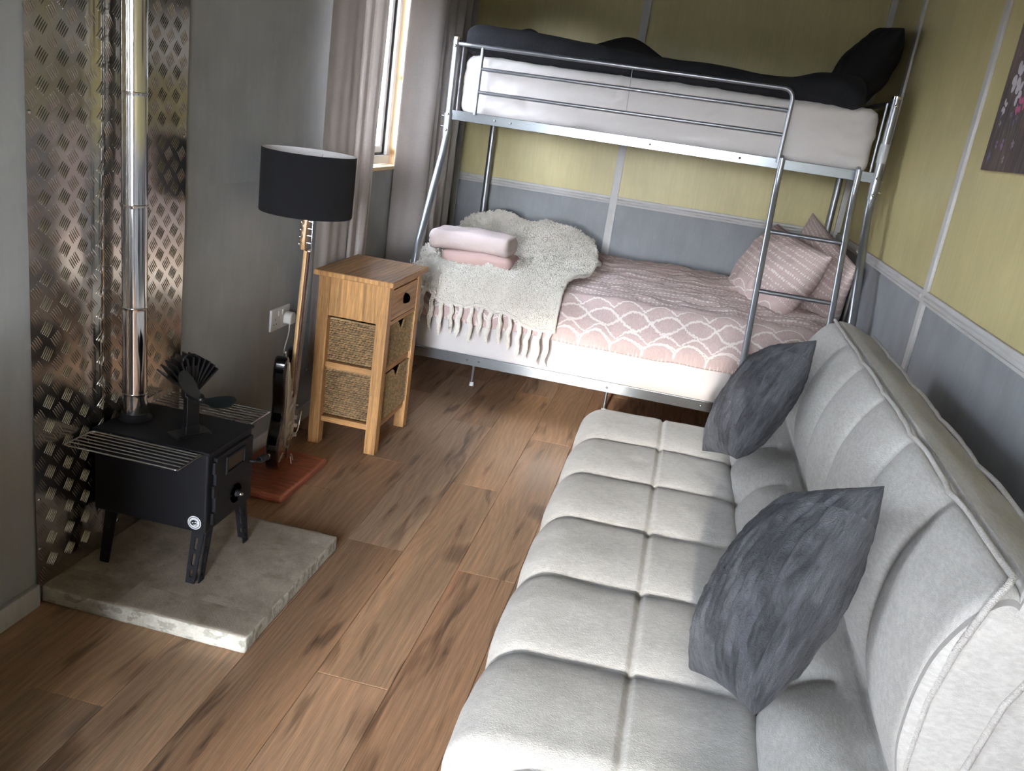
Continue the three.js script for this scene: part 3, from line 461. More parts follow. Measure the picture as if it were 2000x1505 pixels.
{ // throw: fluffy cream blanket over the left half, hem and tassels at the front
  const t = thing('throw_blanket', 'cream fluffy throw with tassels spread over the left half of the lower bunk', 'blanket');
  const zf = -3.955, edgeX = (f) => -.43 - .03 * Math.sin(f * 9) - .05 * ss(.35, 0, f) - .05 * ss(.7, 1, f) + .02 * n2(f * 9, 1, 275);
  const yT = (x, z) => yD(x, z) + .028 + .10 * Math.exp(-(((x + .98) / .30) ** 2) - (((z + 5.15) / .26) ** 2)) + .055 * Math.exp(-(((x + .64) / .2) ** 2) - (((z + 5.05) / .2) ** 2)) + .04 * ss(-1.0, -1.2, x) + n2(x * 8, z * 8, 271, 3) * .018 + .012 * Math.sin((x * .8 + z * .6) * 30 + 3 * n2(x * 3, z * 3, 273)) * ss(-4.5, -4.9, z);
  const F = (s) => (u, v) => {
    const z0 = -5.33; let x, y, z; const X = (f) => lerp(-1.225, edgeX(f), u);
    if (v < .82) { const f = v / .82; z = lerp(z0, -4.03, f); x = X(f); y = yT(x, z); }
    else { const f = (v - .82) / .18, a = f * Math.PI / 2; x = X(1) ; const yt = yT(x, -4.03), drop = .095 + .045 * u + .02 * n2(x * 8, 1, 277); z = -4.03 + Math.sin(a) * .085; y = yt - (1 - Math.cos(a)) * drop * 1.2; }
    return [x, y - (s ? .014 : 0) + (s ? 0 : .007 * n2(x * 42, z * 42 + y * 40, 279, 2)), z - (s && v > .82 ? .012 : 0)];
  };
  const g = mergeGeometries([grid(F(0), 110, 150, { flip: true, uv: (u, v) => [u * .8, v * 1.45] }), grid(F(1), 60, 60, { uv: (u, v) => [u * .8, v * 1.45] })]);
  add(t, 'blanket', g, throwM);
  { // curly pile standing off the cloth
    const gm = g.attributes.position, r = rng(19), n = 15000, curl = sweep([V(0, -.003, 0), V(.003, .004, .001), V(.0005, .008, .004), V(-.004, .008, .001)], .0017, 4), im = new THREE.InstancedMesh(curl, throwM, n), q = new THREE.Quaternion(), mm = new THREE.Matrix4();
    for (let k = 0; k < n; k++) { const u = r(), v = r(), p = F(0)(u, v), s = .8 + .9 * r(); q.setFromEuler(new THREE.Euler(r() * 1.4 - .7, r() * 6.28, r() * 1.4 - .7)); im.setMatrixAt(k, mm.compose(V(...p), q, V(s, s, s))); }
    im.name = 'curly_pile'; im.userData.kind = 'stuff'; im.castShadow = im.receiveShadow = true; t.add(im);
  }
  const r = rng(15);
  { const e = []; for (let k = 0; k <= 60; k++) { const p = F(0)(k / 60, 1); e.push(V(p[0], p[1], p[2] + .002)); } add(t, 'hem', sweep(e, (q) => .008 + .003 * n2(q * 60, 2, 9), 8), throwM); }
  { const e = []; for (let k = 0; k <= 90; k++) { const p = F(0)(1, k / 90); e.push(V(p[0] + .004, p[1] - .004, p[2])); } add(t, 'hem_001', sweep(e, (q) => .009 + .004 * n2(q * 70, 2, 19), 8), throwM); }
  { const e = []; for (let k = 0; k <= 60; k++) { const p = F(0)(k / 60, 0); e.push(V(p[0], p[1], p[2] + .01)); } add(t, 'hem_002', sweep(e, (q) => .012 + .006 * n2(q * 60, 2, 29), 8), throwM); }
  for (let k = 0; k < 15; k++) {
    const p = F(0)(.05 + k / 14 * .93, 1), L = .125 + .03 * r(), a = [], dx = (r() - .5) * .02, dz = .012 + .012 * r();
    for (let j = 0; j <= 9; j++) { const q = j / 9; a.push(V(p[0] + dx * q + .004 * Math.sin(j * 1.3 + k), p[1] - L * q, p[2] + dz * Math.sin(q * 2) - .006 * q + .003 * Math.sin(j * 2 + k))); }
    const main = sweep(a, (q) => (.008 + .004 * Math.sin(q * Math.PI)) * (q > .94 ? .6 : 1) + .0015 * n2(q * 30, k, 5), 9), parts = [main];
    for (let m = 0; m < 3; m++) parts.push(sweep(a.map((o, j) => o.clone().add(V((m - 1) * .006 + .002 * Math.sin(j + m), -.012 * (j / 9) * m, .005))), .004, 6));
    add(t, nm('tassel'), merge(parts), throwM);
  }
}
const towel = (label, x0, x1, y0, y1, zc, dep, m, s, turn) => tagged(soft(x0, y0, zc - dep / 2, x1, y1, zc + dep / 2, [.025, (y1 - y0) / 2 - .002, (y1 - y0) / 2], 40, 14, 24, (p, n) => {
  const k = n2(p.x * 9, p.z * 9 + p.y * 12, s, 3) * .007, gro = -.006 * Math.exp(-(((p.y - (y0 + y1) / 2) / .006) ** 2)) * Math.abs(n.x); p.addScaledVector(n, k); p.x += gro * Math.sign(n.x); p.y += .012 * Math.sin((p.x - x0) / (x1 - x0) * 3) - .02 * turn * (p.x - x0); p.z += turn * (p.x - (x0 + x1) / 2); return p;
}), m, 'towel', label, 'towel', 'folded pink towels on the throw');
towel('dusky pink folded towel, lower of the two on the cream throw', -1.14, -.775, .625, .705, -4.27, .24, pinkB, 281, -.05);
towel('pale pink folded towel, upper of the two, on the dusky one', -1.215, -.80, .70, .795, -4.29, .25, pinkA, 285, -.04);

// ---------------------------------------------------------------- stove corner
{ // tread plate on the left wall: two sheets meeting at a rolled seam
  const t = thing('tread_plate', 'tall shiny five-bar tread plate on the left wall behind the stove', 'metal plate');
  const z0 = -2.378, z1 = -1.738, Y0 = .05, Y1 = 2.39, ZC = -1.985;
  const bump = (z, y) => .006 + .0035 * n2(z * 3.2, y * 2.1, 301, 2) + .0012 * n2(z * 9, y * 7, 305, 2) + .009 * Math.exp(-(((z - ZC + .006 * n2(1, y * 3, 309)) / .014) ** 2)) + .010 * ss(ZC, z1, z) * ss(z1, ZC + .05, z) * .6;
  const sh = (a, b) => grid((u, v) => { const z = lerp(a, b, u), y = lerp(Y0, Y1, v); return [XL + bump(z, y), y, z]; }, 50, 260, { uv: (u, v) => [u, v] });
  add(t, 'sheet', sh(z1, ZC), treadM); add(t, 'sheet_001', sh(ZC, z0), treadM);
  const bar = new THREE.SphereGeometry(1, 10, 6), tm = new THREE.Matrix4(), list = [], p = .063, q4 = new THREE.Quaternion();
  bar.scale(.0017, .0172, .0019);
  for (let j = 0; j < 38; j++) for (let i = 0; i < 11; i++) for (const k of [0, 1]) {
    const zc = z1 - .02 - (i + k * .5) * p * 1.05, yc = Y0 + .03 + (j + k * .5) * p; if (yc > Y1 - .02) continue;
    const a = k ? .62 : -.62;
    for (let m = -2; m <= 2; m++) {
      const z = zc + m * .0068 * Math.cos(a), y = yc - m * .0068 * Math.sin(a) * -1; if (z > z1 - .006 || z < z0 + .006) continue;
      const X = XL + bump(z, y), sz = (bump(z + .004, y) - bump(z - .004, y)) / .008, sy = (bump(z, y + .004) - bump(z, y - .004)) / .008;
      const n = V(1, -sy, -sz).normalize(), up = V(0, Math.cos(a), -Math.sin(a)); up.addScaledVector(n, -up.dot(n)).normalize(); const sd = n.clone().cross(up);
      tm.makeBasis(n, up, sd).setPosition(X, y, z); list.push(tm.clone());
    }
  }
  const im = new THREE.InstancedMesh(bar, treadM, list.length); list.forEach((m, i) => im.setMatrixAt(i, m)); im.name = 'raised_bars'; im.userData.kind = 'stuff'; im.castShadow = im.receiveShadow = true; t.add(im);
  for (const [y, z] of [[.16, -1.748], [.30, -1.75], [1.25, -1.75], [1.9, -1.75], [1.2, -2.366], [.5, -2.366]]) add(t, nm('screw'), lathe([[0, .003], [.004, .0025], [.0055, 0]], 12).rotateZ(-Math.PI / 2).translate(XL + bump(z, y), y, z), chrome);
}
{ // paving slab
  const t = thing('hearth_slab', 'square concrete paving slab under the black stove', 'slab');
  const x0 = XL + .002, x1 = -.869, z0 = -2.35, z1 = -1.752, h = .05;
  const g = soft(x0, 0.0005, z0, x1, h, z1, [.006, .006, .006], 60, 6, 60, (p, n) => { const e = Math.max(Math.abs(n.x), Math.abs(n.z)); return V(p.x + n.x * (n2(p.z * 14, p.y * 20, 311, 3) * .0035), p.y + (n.y > .5 ? n2(p.x * 9, p.z * 9, 315) * .0007 - e * .003 * clamp(n2(p.x * 40, p.z * 40, 319)) : 0), p.z + n.z * (n2(p.x * 14, p.y * 20, 317, 3) * .0035)); });
  const top = [], side = [], idx = g.index, N = g.attributes.position; for (let i = 0; i < idx.count; i += 3) { const A = V().fromBufferAttribute(N, idx.getX(i)), B = V().fromBufferAttribute(N, idx.getX(i + 1)), C = V().fromBufferAttribute(N, idx.getX(i + 2)), y = B.sub(A).cross(C.sub(A)).normalize().y; (y > .72 ? top : side).push(idx.getX(i), idx.getX(i + 1), idx.getX(i + 2)); }
  const a = g.clone(), b = g.clone(); a.setIndex(top); b.setIndex(side);
  add(t, 'top_face', a, concrete); add(t, 'rough_edge', b, concreteEdge, 'paler rough cast edge');
}
const SX0 = -1.437, SX1 = -1.098, SZ0 = -2.185, SZ1 = -1.945, SY0 = .193, SY1 = .434;
{
  const t = thing('wood_stove', 'small matt black wood stove on four splayed legs', 'stove');
  add(t, 'body', box(SX0, SY0, SZ0, SX1, SY1 - .006, SZ1, .006, 'y', 3), stoveM);
  add(t, 'top_plate', box(SX0 - .004, SY1 - .008, SZ0 - .004, SX1 + .006, SY1 + .001, SZ1 + .004, .004, 'y', 2), stoveM);
  const d = add(t, 'door', box(SX1, SY0 + .018, SZ0 + .012, SX1 + .012, SY1 - .022, SZ1 - .026, .004, 'y', 2), stoveM);
  for (const [y0, y1, z0, z1] of [[.345, .352, -2.115, -2.025], [.392, .399, -2.115, -2.025], [.345, .399, -2.122, -2.115], [.345, .399, -2.025, -2.018]]) add(d, nm('window_rim'), box(SX1 + .010, y0, z0, SX1 + .017, y1, z1, .001), stoveM);
  add(d, 'window_pane', box(SX1 + .0095, .350, -2.117, SX1 + .0135, .394, -2.023, 0), M({ color: 0x1c1512, roughness: .3 }), 'brown smoked glass window');
  const vc = [SX1 + .014, .268, -2.075];
  for (let k = 0; k < 6; k++) { const a = k / 6 * 6.283; add(d, nm('vent_vane'), basis(ext(roundShape([[-.005, .008], [.005, .008], [.011, .028], [-.011, .028]], .003), .004, .001), [0, Math.sin(a), Math.cos(a)], [0, Math.cos(a), -Math.sin(a)], [1, 0, 0], vc), stoveM); }
  add(d, 'vent_hub', tr(lathe([[0, .018], [.008, .016], [.010, .006], [.012, 0]], 18).rotateZ(-Math.PI / 2), ...vc), stoveM);
  add(d, 'vent_nut', tr(lathe([[0, .010], [.004, .009], [.006, .004], [.006, 0]], 8).rotateZ(-Math.PI / 2), vc[0] + .014, vc[1], vc[2]), chrome);
  for (const y of [.235, .315, .385]) add(t, nm('hinge'), tr(cyl(.005, .005, .034, 12), SX1 + .008, y, SZ1 - .019), stoveM);
  const h = add(t, 'latch_handle', pipe([[SX1 + .012, .335, SZ0 + .03], [SX1 + .03, .335, SZ0 + .022], [SX1 + .03, .325, SZ0 - .05]], .004, .01, 8), black);
  { const c = []; for (let k = 0; k <= 90; k++) { const q = k / 90, a = q * 2 * Math.PI * 10; c.push(V(SX1 + .03 + Math.cos(a) * .009, .333 - q * .008 + Math.sin(a) * .009, SZ0 + .005 - q * .05)); } add(h, 'coil_grip', sweep(c, .0018, 6), black); add(h, 'grip_tip', tr(new THREE.SphereGeometry(.006, 12, 8), SX1 + .03, .325, SZ0 - .052), chrome); }
  // legs: slotted flat irons splayed outwards
  const legG = (sx) => { const s = shapeOf([[-.019, 0], [.019, 0], [.013, -.155], [-.013, -.155]]); for (const y of [-.04, -.085, -.125]) { const hl = new THREE.Path(); const w = .0045, l = y < -.1 ? .006 : .013; hl.moveTo(-w, y - l); hl.absarc(0, y - l, w, Math.PI, 2 * Math.PI, false); hl.lineTo(w, y + l); hl.absarc(0, y + l, w, 0, Math.PI, false); hl.closePath(); s.holes.push(hl); } return ext(s, .004); };
  for (const sx of [-1, 1]) for (const sz of [-1, 1]) {
    const g = merge([legG(1).translate(0, 0, -.002).translate(-sx * .019, 0, 0), legG(1).rotateY(Math.PI / 2).translate(0, 0, -sz * .019).scale(1, 1, 1)]);
    const bx = sx > 0 ? SX1 - .006 : SX0 + .03, bz = sz > 0 ? SZ1 - .008 : SZ0 + .008;
    const k = .155 / .143 * .0; const m = new THREE.Matrix4().makeBasis(V(1, 0, 0), V(-(sx > 0 ? -.012 : .0) * 5 * .2, 1, -sz * .22).normalize(), V(0, 0, 1)).setPosition(bx, SY0 + .006, bz); g.applyMatrix4(m); g.computeVertexNormals(); add(t, nm('leg'), g, stoveM);
  }
  // maker's badge: round white sticker with a dark swirl
  const c = document.createElement('canvas'); c.width = c.height = 128; const g = c.getContext('2d'); g.fillStyle = '#e9ebec'; g.fillRect(0, 0, 128, 128); g.strokeStyle = '#15171a'; g.fillStyle = '#15171a'; g.lineWidth = 5; g.beginPath(); g.arc(64, 64, 52, 0, 7); g.stroke();
  g.beginPath(); g.moveTo(26, 74); g.bezierCurveTo(30, 40, 62, 30, 92, 44); g.bezierCurveTo(76, 48, 66, 54, 60, 66); g.bezierCurveTo(70, 60, 88, 62, 98, 72); g.bezierCurveTo(80, 70, 72, 76, 66, 88); g.bezierCurveTo(54, 98, 34, 92, 26, 74); g.fill(); g.fillStyle = '#e9ebec'; g.beginPath(); g.ellipse(48, 68, 9, 5, -.5, 0, 7); g.fill(); g.fillRect(56, 80, 26, 4);
  g.fillStyle = '#15171a'; for (const [x, y] of [[84, 52], [90, 84], [78, 92]]) { g.beginPath(); g.arc(x, y, 4, 0, 7); g.fill(); }
  const bt = setup(new THREE.CanvasTexture(c), true); add(t, 'badge', new THREE.CircleGeometry(.020, 32).rotateZ(-.1).translate(-1.131, .222, SZ1 + .0012), M({ map: bt, roughness: .4 }), 'round white badge with a dark emblem');
  add(t, 'flue_collar', tr(lathe([[.031, 0], [.046, 0], [.046, .006], [.038, .008], [.0365, .02], [.033, .02]], 32), -1.392, SY1, -2.06), stoveM);
  // folding wire shelves either side
  for (const s of [1, -1]) {
    const zi = s > 0 ? SZ1 + .012 : SZ0 - .012, zo = s > 0 ? -1.822 : -2.318, y = .43, x0 = -1.432, x1 = -1.112;
    const r = add(t, nm('side_rack'), pipe([[x1, y, zi], [x1, y, zo], [x0, y, zo], [x0, y, zi], [x1, y, zi], [x1, y, zo]], .0028, .012, 8), steelT, 'chrome wire side rack');
    for (let k = 1; k < 6; k++) { const z = lerp(zi, zo, k / 6); add(r, nm('wire'), pipe([[x0, y + .002, z], [x1, y + .002, z]], .0021, .01, 8), steelT); }
    for (const x of [x0 + .05, x1 - .05]) add(r, nm('bracket'), pipe([[x, y, zi], [x, y - .004, s > 0 ? SZ1 : SZ0]], .004, .01, 8), stoveM);
  }
}
{ // chimney
  const t = thing('flue_pipe', 'polished stainless steel flue pipe rising from the stove', 'flue'), b = V(-1.392, SY1 + .004, -2.06), e = V(-1.418, 2.398, -2.062), at = (y) => b.clone().lerp(e, (y - b.y) / (e.y - b.y)), R = .0325;
  const js = [SY1 + .004, .515, .76, 1.035, 1.315, 1.62, 1.95, 2.398];
  for (let i = 0; i < js.length - 1; i++) {
    const a = at(js[i]), c = at(js[i + 1]), d = c.clone().sub(a), L = d.length(); const g = lathe([[R - .0015, -.004], [R + .0002, -.003], [R + .0004, .0], [R, .004], [R - .0003, L - .012], [R - .0006, L - .004], [R + .0012, L - .0035], [R + .0014, L - .001], [R - .0005, L]], 48);
    add(t, nm('flue_section'), g.applyQuaternion(new THREE.Quaternion().setFromUnitVectors(V(0, 1, 0), d.normalize())).translate(a.x, a.y, a.z), steelT);
  }
}
{ // heat-powered fan
  const t = thing('stove_fan', 'black heat-powered stove fan standing on the stove top', 'fan', [-1.205, SY1 + .001, -2.035]);
  const ry = 1.05, Ro = (g) => g.rotateY(ry);                         // faces the room (+x, turned to the camera)
  add(t, 'base', Ro(merge([tr(ext(roundShape([[-.045, -.022], [.045, -.022], [.052, -.03], [.055, .03], [.02, .034], [-.02, .034], [-.055, .03], [-.052, -.03]], .006), .006, .001).rotateX(-Math.PI / 2), 0, 0, 0), box(-.022, .004, -.014, .022, .03, .014, .003)])), fanM);
  add(t, 'column', Ro(box(-.019, .025, -.010, .019, .115, .012, .003)), fanM);
  add(t, 'motor', Ro(tr(cyl(.014, .014, .05, 20).rotateX(Math.PI / 2), 0, .118, .018)), fanM);
  const sink = add(t, 'heat_sink', Ro(box(-.020, .105, -.022, .020, .20, .002, .003)), fanM);
  for (let k = 0; k < 11; k++) { const a = (k - 5) / 5 * .82, s = Math.sin(a), c = Math.cos(a); add(sink, nm('fin'), Ro(merge([box(-.0026, 0, -.046, .0026, .098 - .014 * Math.abs(a), .012, .0006)]).rotateZ(-a).translate(s * .014, .118 + .008 * c, -.006)), fanM); }
  const bl = roundShape([[-.006, .008], [.010, .010], [.033, .058], [.026, .098], [-.004, .108], [-.026, .088], [-.024, .048]], .02);
  for (const a of [-1.15, 1.35]) { add(t, nm('blade'), Ro(ext(bl, .0014, 0, 1, 10).rotateY(.62).rotateZ(-a - .45).translate(0, .118, .052)), bladeM); }
  add(t, 'hub', Ro(tr(lathe([[0, .010], [.007, .009], [.011, .003], [.011, -.008]], 20).rotateX(Math.PI / 2), 0, .118, .05)), fanM);
  add(t, 'top_loop', Ro(tr(new THREE.TorusGeometry(.022, .003, 8, 20, Math.PI), 0, .205, -.012)), fanM);
}
// ---------------------------------------------------------------- guitar lamp
{
  const t = thing('guitar_lamp', 'floor lamp made from a black and white electric guitar with a black drum shade', 'floor lamp', [-1.245, 0, -2.70]);
  // base board
  add(t, 'base_board', box(-.175, .002, -.238, .088, .034, .150, .012, 'x', 3), red, 'reddish striped wooden board');
  // guitar frame: s across (towards the camera is +), y up, d out of the face; turned a little and leaning
  const mat = new THREE.Matrix4().makeRotationZ(-.036).multiply(new THREE.Matrix4().makeRotationY(1.83)); mat.setPosition(-.045, .037, -.085);
  const pl = (g) => mir(g).applyMatrix4(mat);
  const body = new THREE.Shape(); body.moveTo(0, 0); body.bezierCurveTo(-.09, -.004, -.165, .03, -.168, .105); body.bezierCurveTo(-.17, .17, -.118, .20, -.118, .245); body.bezierCurveTo(-.118, .29, -.155, .33, -.150, .375); body.bezierCurveTo(-.147, .405, -.115, .415, -.092, .395); body.bezierCurveTo(-.065, .37, -.05, .345, -.03, .345); body.lineTo(.03, .345); body.bezierCurveTo(.06, .345, .075, .38, .105, .425); body.bezierCurveTo(.125, .455, .160, .445, .160, .40); body.bezierCurveTo(.160, .34, .118, .30, .118, .245); body.bezierCurveTo(.118, .19, .168, .165, .160, .10); body.bezierCurveTo(.152, .03, .09, .004, 0, 0);
  add(t, 'body', pl(ext(body, .045, .009, 5, 20).translate(0, 0, -.0225).scale(1, 1.05, 1)), gloss, 'glossy black guitar body');
  const pg = new THREE.Shape(); pg.moveTo(-.02, .085); pg.bezierCurveTo(-.06, .05, -.125, .05, -.13, .10); pg.bezierCurveTo(-.13, .16, -.09, .2, -.095, .25); pg.bezierCurveTo(-.10, .29, -.12, .32, -.118, .36); pg.bezierCurveTo(-.09, .38, -.06, .34, -.03, .335); pg.lineTo(.03, .335); pg.bezierCurveTo(.06, .34, .09, .40, .115, .42); pg.bezierCurveTo(.13, .40, .085, .30, .085, .25); pg.bezierCurveTo(.085, .20, .06, .12, .04, .085); pg.closePath();
  add(t, 'pickguard', pl(ext(pg, .003, .0008, 1, 16).translate(0, 0, .0226).scale(1, 1.05, 1)), cream);
  for (const [y, a] of [[.30, 0], [.235, 0], [.165, .2]]) { const p = add(t, nm('pickup'), pl(box(-.042, -.008, .0255, .042, .008, .033, .006, 'x', 3).rotateZ(a).translate(0, y, 0)), whitePl); add(p, 'pole_pieces', pl(merge([-5, -3, -1, 1, 3, 5].map((k) => tr(cyl(.0024, .0024, .003, 8).rotateX(Math.PI / 2), k * .0052, 0, .0338))).rotateZ(a).translate(0, y, 0)), chrome); }
  add(t, 'bridge', pl(merge([box(-.04, .088, .0255, .04, .122, .029, .001), ...[-5, -3, -1, 1, 3, 5].map((k) => box(k * .0054 - .0045, .094, .029, k * .0054 + .0045, .116, .036, .001))])), chrome);
  for (const [x, y] of [[-.075, .165], [-.095, .125], [-.10, .085]]) add(t, nm('knob'), pl(lathe([[0, .016], [.007, .016], [.009, .004], [.012, 0]], 20).rotateX(Math.PI / 2).translate(x, y, .0256)), whitePl);
  add(t, 'tremolo_arm', pl(spline([[-.03, .105, .034], [-.045, .12, .05], [-.06, .17, .055], [-.062, .2, .056]], .0025, 16, 8)), chrome);
  add(t, 'switch', pl(merge([box(-.078, .20, .0256, -.072, .23, .028, .001), tr(lathe([[0, .014], [.0035, .013], [.0025, 0]], 10).rotateX(Math.PI / 2), -.075, .215, .027)])), whitePl);
  add(t, 'jack_dish', pl(box(-.055, .02, .022, -.02, .06, .027, .006, 'y', 3)), chrome);
  { const L = []; for (let k = 0; k <= 24; k++) { const a = k / 24 * 5.4 + .6; L.push([-.036 + .018 * Math.sin(a) - .004, .02 + .024 * Math.cos(a) - .016, .035 + .012 * Math.sin(a * .5)]); } add(t, 'loop_wire', pl(spline(L, .002, 50, 6)), whitePl, 'small white loop of wire'); }
  // neck, fretboard, head
  const NB = .30, NT = .815;
  add(t, 'neck', pl(grid((u, v) => { const a = u * 2 * Math.PI, y = lerp(NB, NT, v), w = lerp(.028, .021, v); let x = Math.cos(a) * w, z = Math.sin(a); z = z < 0 ? z * lerp(.017, .0145, v) : z * .002; return [x, y, .0285 + z]; }, 24, 20, { cu: true, uv: (u, v) => [u * .12, v * .6] })), maple);
  add(t, 'fretboard', pl(grid((u, v) => { const a = u * 2 * Math.PI, y = lerp(NB - .02, NT, v), w = lerp(.0285, .0215, v); return [Math.sign(Math.cos(a)) * Math.abs(Math.cos(a)) ** .3 * w, y, .0335 + Math.sign(Math.sin(a)) * Math.abs(Math.sin(a)) ** .3 * .0032]; }, 24, 4, { cu: true, uv: (u, v) => [u * .12, v * .6] })), rosewood);
  for (let k = 1; k <= 20; k++) { const y = NT - .648 * (1 - Math.pow(2, -k / 12)); if (y < NB - .01) break; add(t, nm('fret'), pl(box(-.0275, y - .001, .0355, .0275, y + .001, .0378, .0005)), bronze); }
  add(t, 'nut', pl(box(-.0215, NT - .002, .031, .0215, NT + .002, .040, .001)), whitePl);
  const hd = roundShape([[-.022, 0], [-.034, .025], [-.03, .06], [-.042, .10], [-.04, .155], [-.01, .175], [.022, .165], [.036, .03], [.022, 0]], .02);
  add(t, 'headstock', pl(ext(hd, .015, .002, 2, 8).translate(0, NT, .006)), maple);
  for (let k = 0; k < 6; k++) { const y = NT + .028 + k * .024, x = .036 - k * .0028; const m = add(t, nm('tuner'), pl(merge([box(x, y - .004, .002, x + .014, y + .004, .010, .002), tr(new THREE.SphereGeometry(.0085, 14, 10).scale(.9, 1.15, .55), x + .021, y, .006)])), chrome); add(m, 'string_post', pl(tr(cyl(.003, .003, .018, 10).rotateX(Math.PI / 2), x - .020, y, .028)), chrome); }
  for (let k = 0; k < 6; k++) { const q = (k - 2.5) / 2.5; add(t, nm('string'), pl(spline([[q * .026, .11, .037], [q * .0175, NT, .0405], [.016 - k * .0028, NT + .028 + k * .024, .033]], .0006, 12, 5)), chrome); }
  // shade
  const S = [-.005, 0, -.09], sh = add(t, 'lamp_shade', lathe([[.1535, .975], [.154, .9745], [.1555, .978], [.156, 1.1765], [.155, 1.179]], 64).translate(...S), shadeM, 'black fabric drum shade');
  add(sh, 'lining', lathe([[.1525, .977], [.153, 1.178], [.155, 1.1795]], 64).translate(...S), shadeIn);
  add(sh, 'shade_ring', merge([tr(new THREE.TorusGeometry(.020, .003, 8, 24).rotateX(Math.PI / 2), S[0], 1.05, S[2]), ...[0, 1, 2].map((k) => { const a = k * 2.094 + .4; return pipe([[S[0] + Math.cos(a) * .02, 1.05, S[2] + Math.sin(a) * .02], [S[0] + Math.cos(a) * .1532, 1.164, S[2] + Math.sin(a) * .1532]], .002, .01, 6); })]), whitePl);
  add(t, 'lamp_holder', merge([tr(cyl(.017, .02, .07, 20), S[0] + .004, 1.06, S[2]), tr(lathe([[0, .065], [.02, .06], [.03, .04], [.028, .02], [.014, 0]], 24), S[0] + .004, 1.09, S[2])]), whitePl);
}
{ // socket and plug
  const s = thing('wall_socket', 'white double wall socket on the grey wall beside the lamp', 'socket');
  const zc = -3.065, yc = .515, x = XL;
  add(s, 'face_plate', box(x, yc - .043, zc - .079, x + .009, yc + .043, zc + .079, .003, 'y', 2), whitePl);
  for (const k of [-1, 1]) { add(s, nm('switch'), box(x + .008, yc + .012, zc + k * .017 - .007, x + .013, yc + .032, zc + k * .017 + .007, .0015).rotateZ(0), whitePl); add(s, nm('pin_hole'), merge([box(x + .0085, yc - .002, zc + k * .045 - .002, x + .0094, yc + .006, zc + k * .045 + .002, 0), box(x + .0085, yc - .020, zc + k * .045 - .014, x + .0094, yc - .016, zc + k * .045 - .008, 0), box(x + .0085, yc - .020, zc + k * .045 + .008, x + .0094, yc - .016, zc + k * .045 + .014, 0)]), dark); }
  add(s, 'centre_line', box(x + .0085, yc - .042, zc - .0008, x + .0096, yc + .042, zc + .0008, 0), M({ color: 0xb9b7b4, roughness: .5 }));
  const p = thing('power_cord', 'white plug and cord running from the wall socket to the guitar lamp', 'cord');
  const px = x + .0095, pz = zc - .043, py = yc - .008;
  add(p, 'plug', basis(ext(roundShape([[-.025, -.02], [.025, -.02], [.024, .016], [.012, .027], [-.012, .027], [-.024, .016]], .012), .034, .006, 3, 8), [0, 0, -1], [0, 1, 0], [1, 0, 0], [px, py, pz]), M({ color: 0xdcd9d0, roughness: .4 }));
  add(p, 'cord', spline([[px + .018, py - .019, pz], [px + .02, py - .05, pz + .004], [px + .05, py - .10, pz + .10], [px + .10, .40, -2.92], [px + .16, .43, -2.78], [-1.244, .497, -2.69]], .0026, 60, 8), whitePl);
  add(p, 'cord_grip', tr(cyl(.005, .006, .02, 12), -1.244, .50, -2.69), chrome);
}
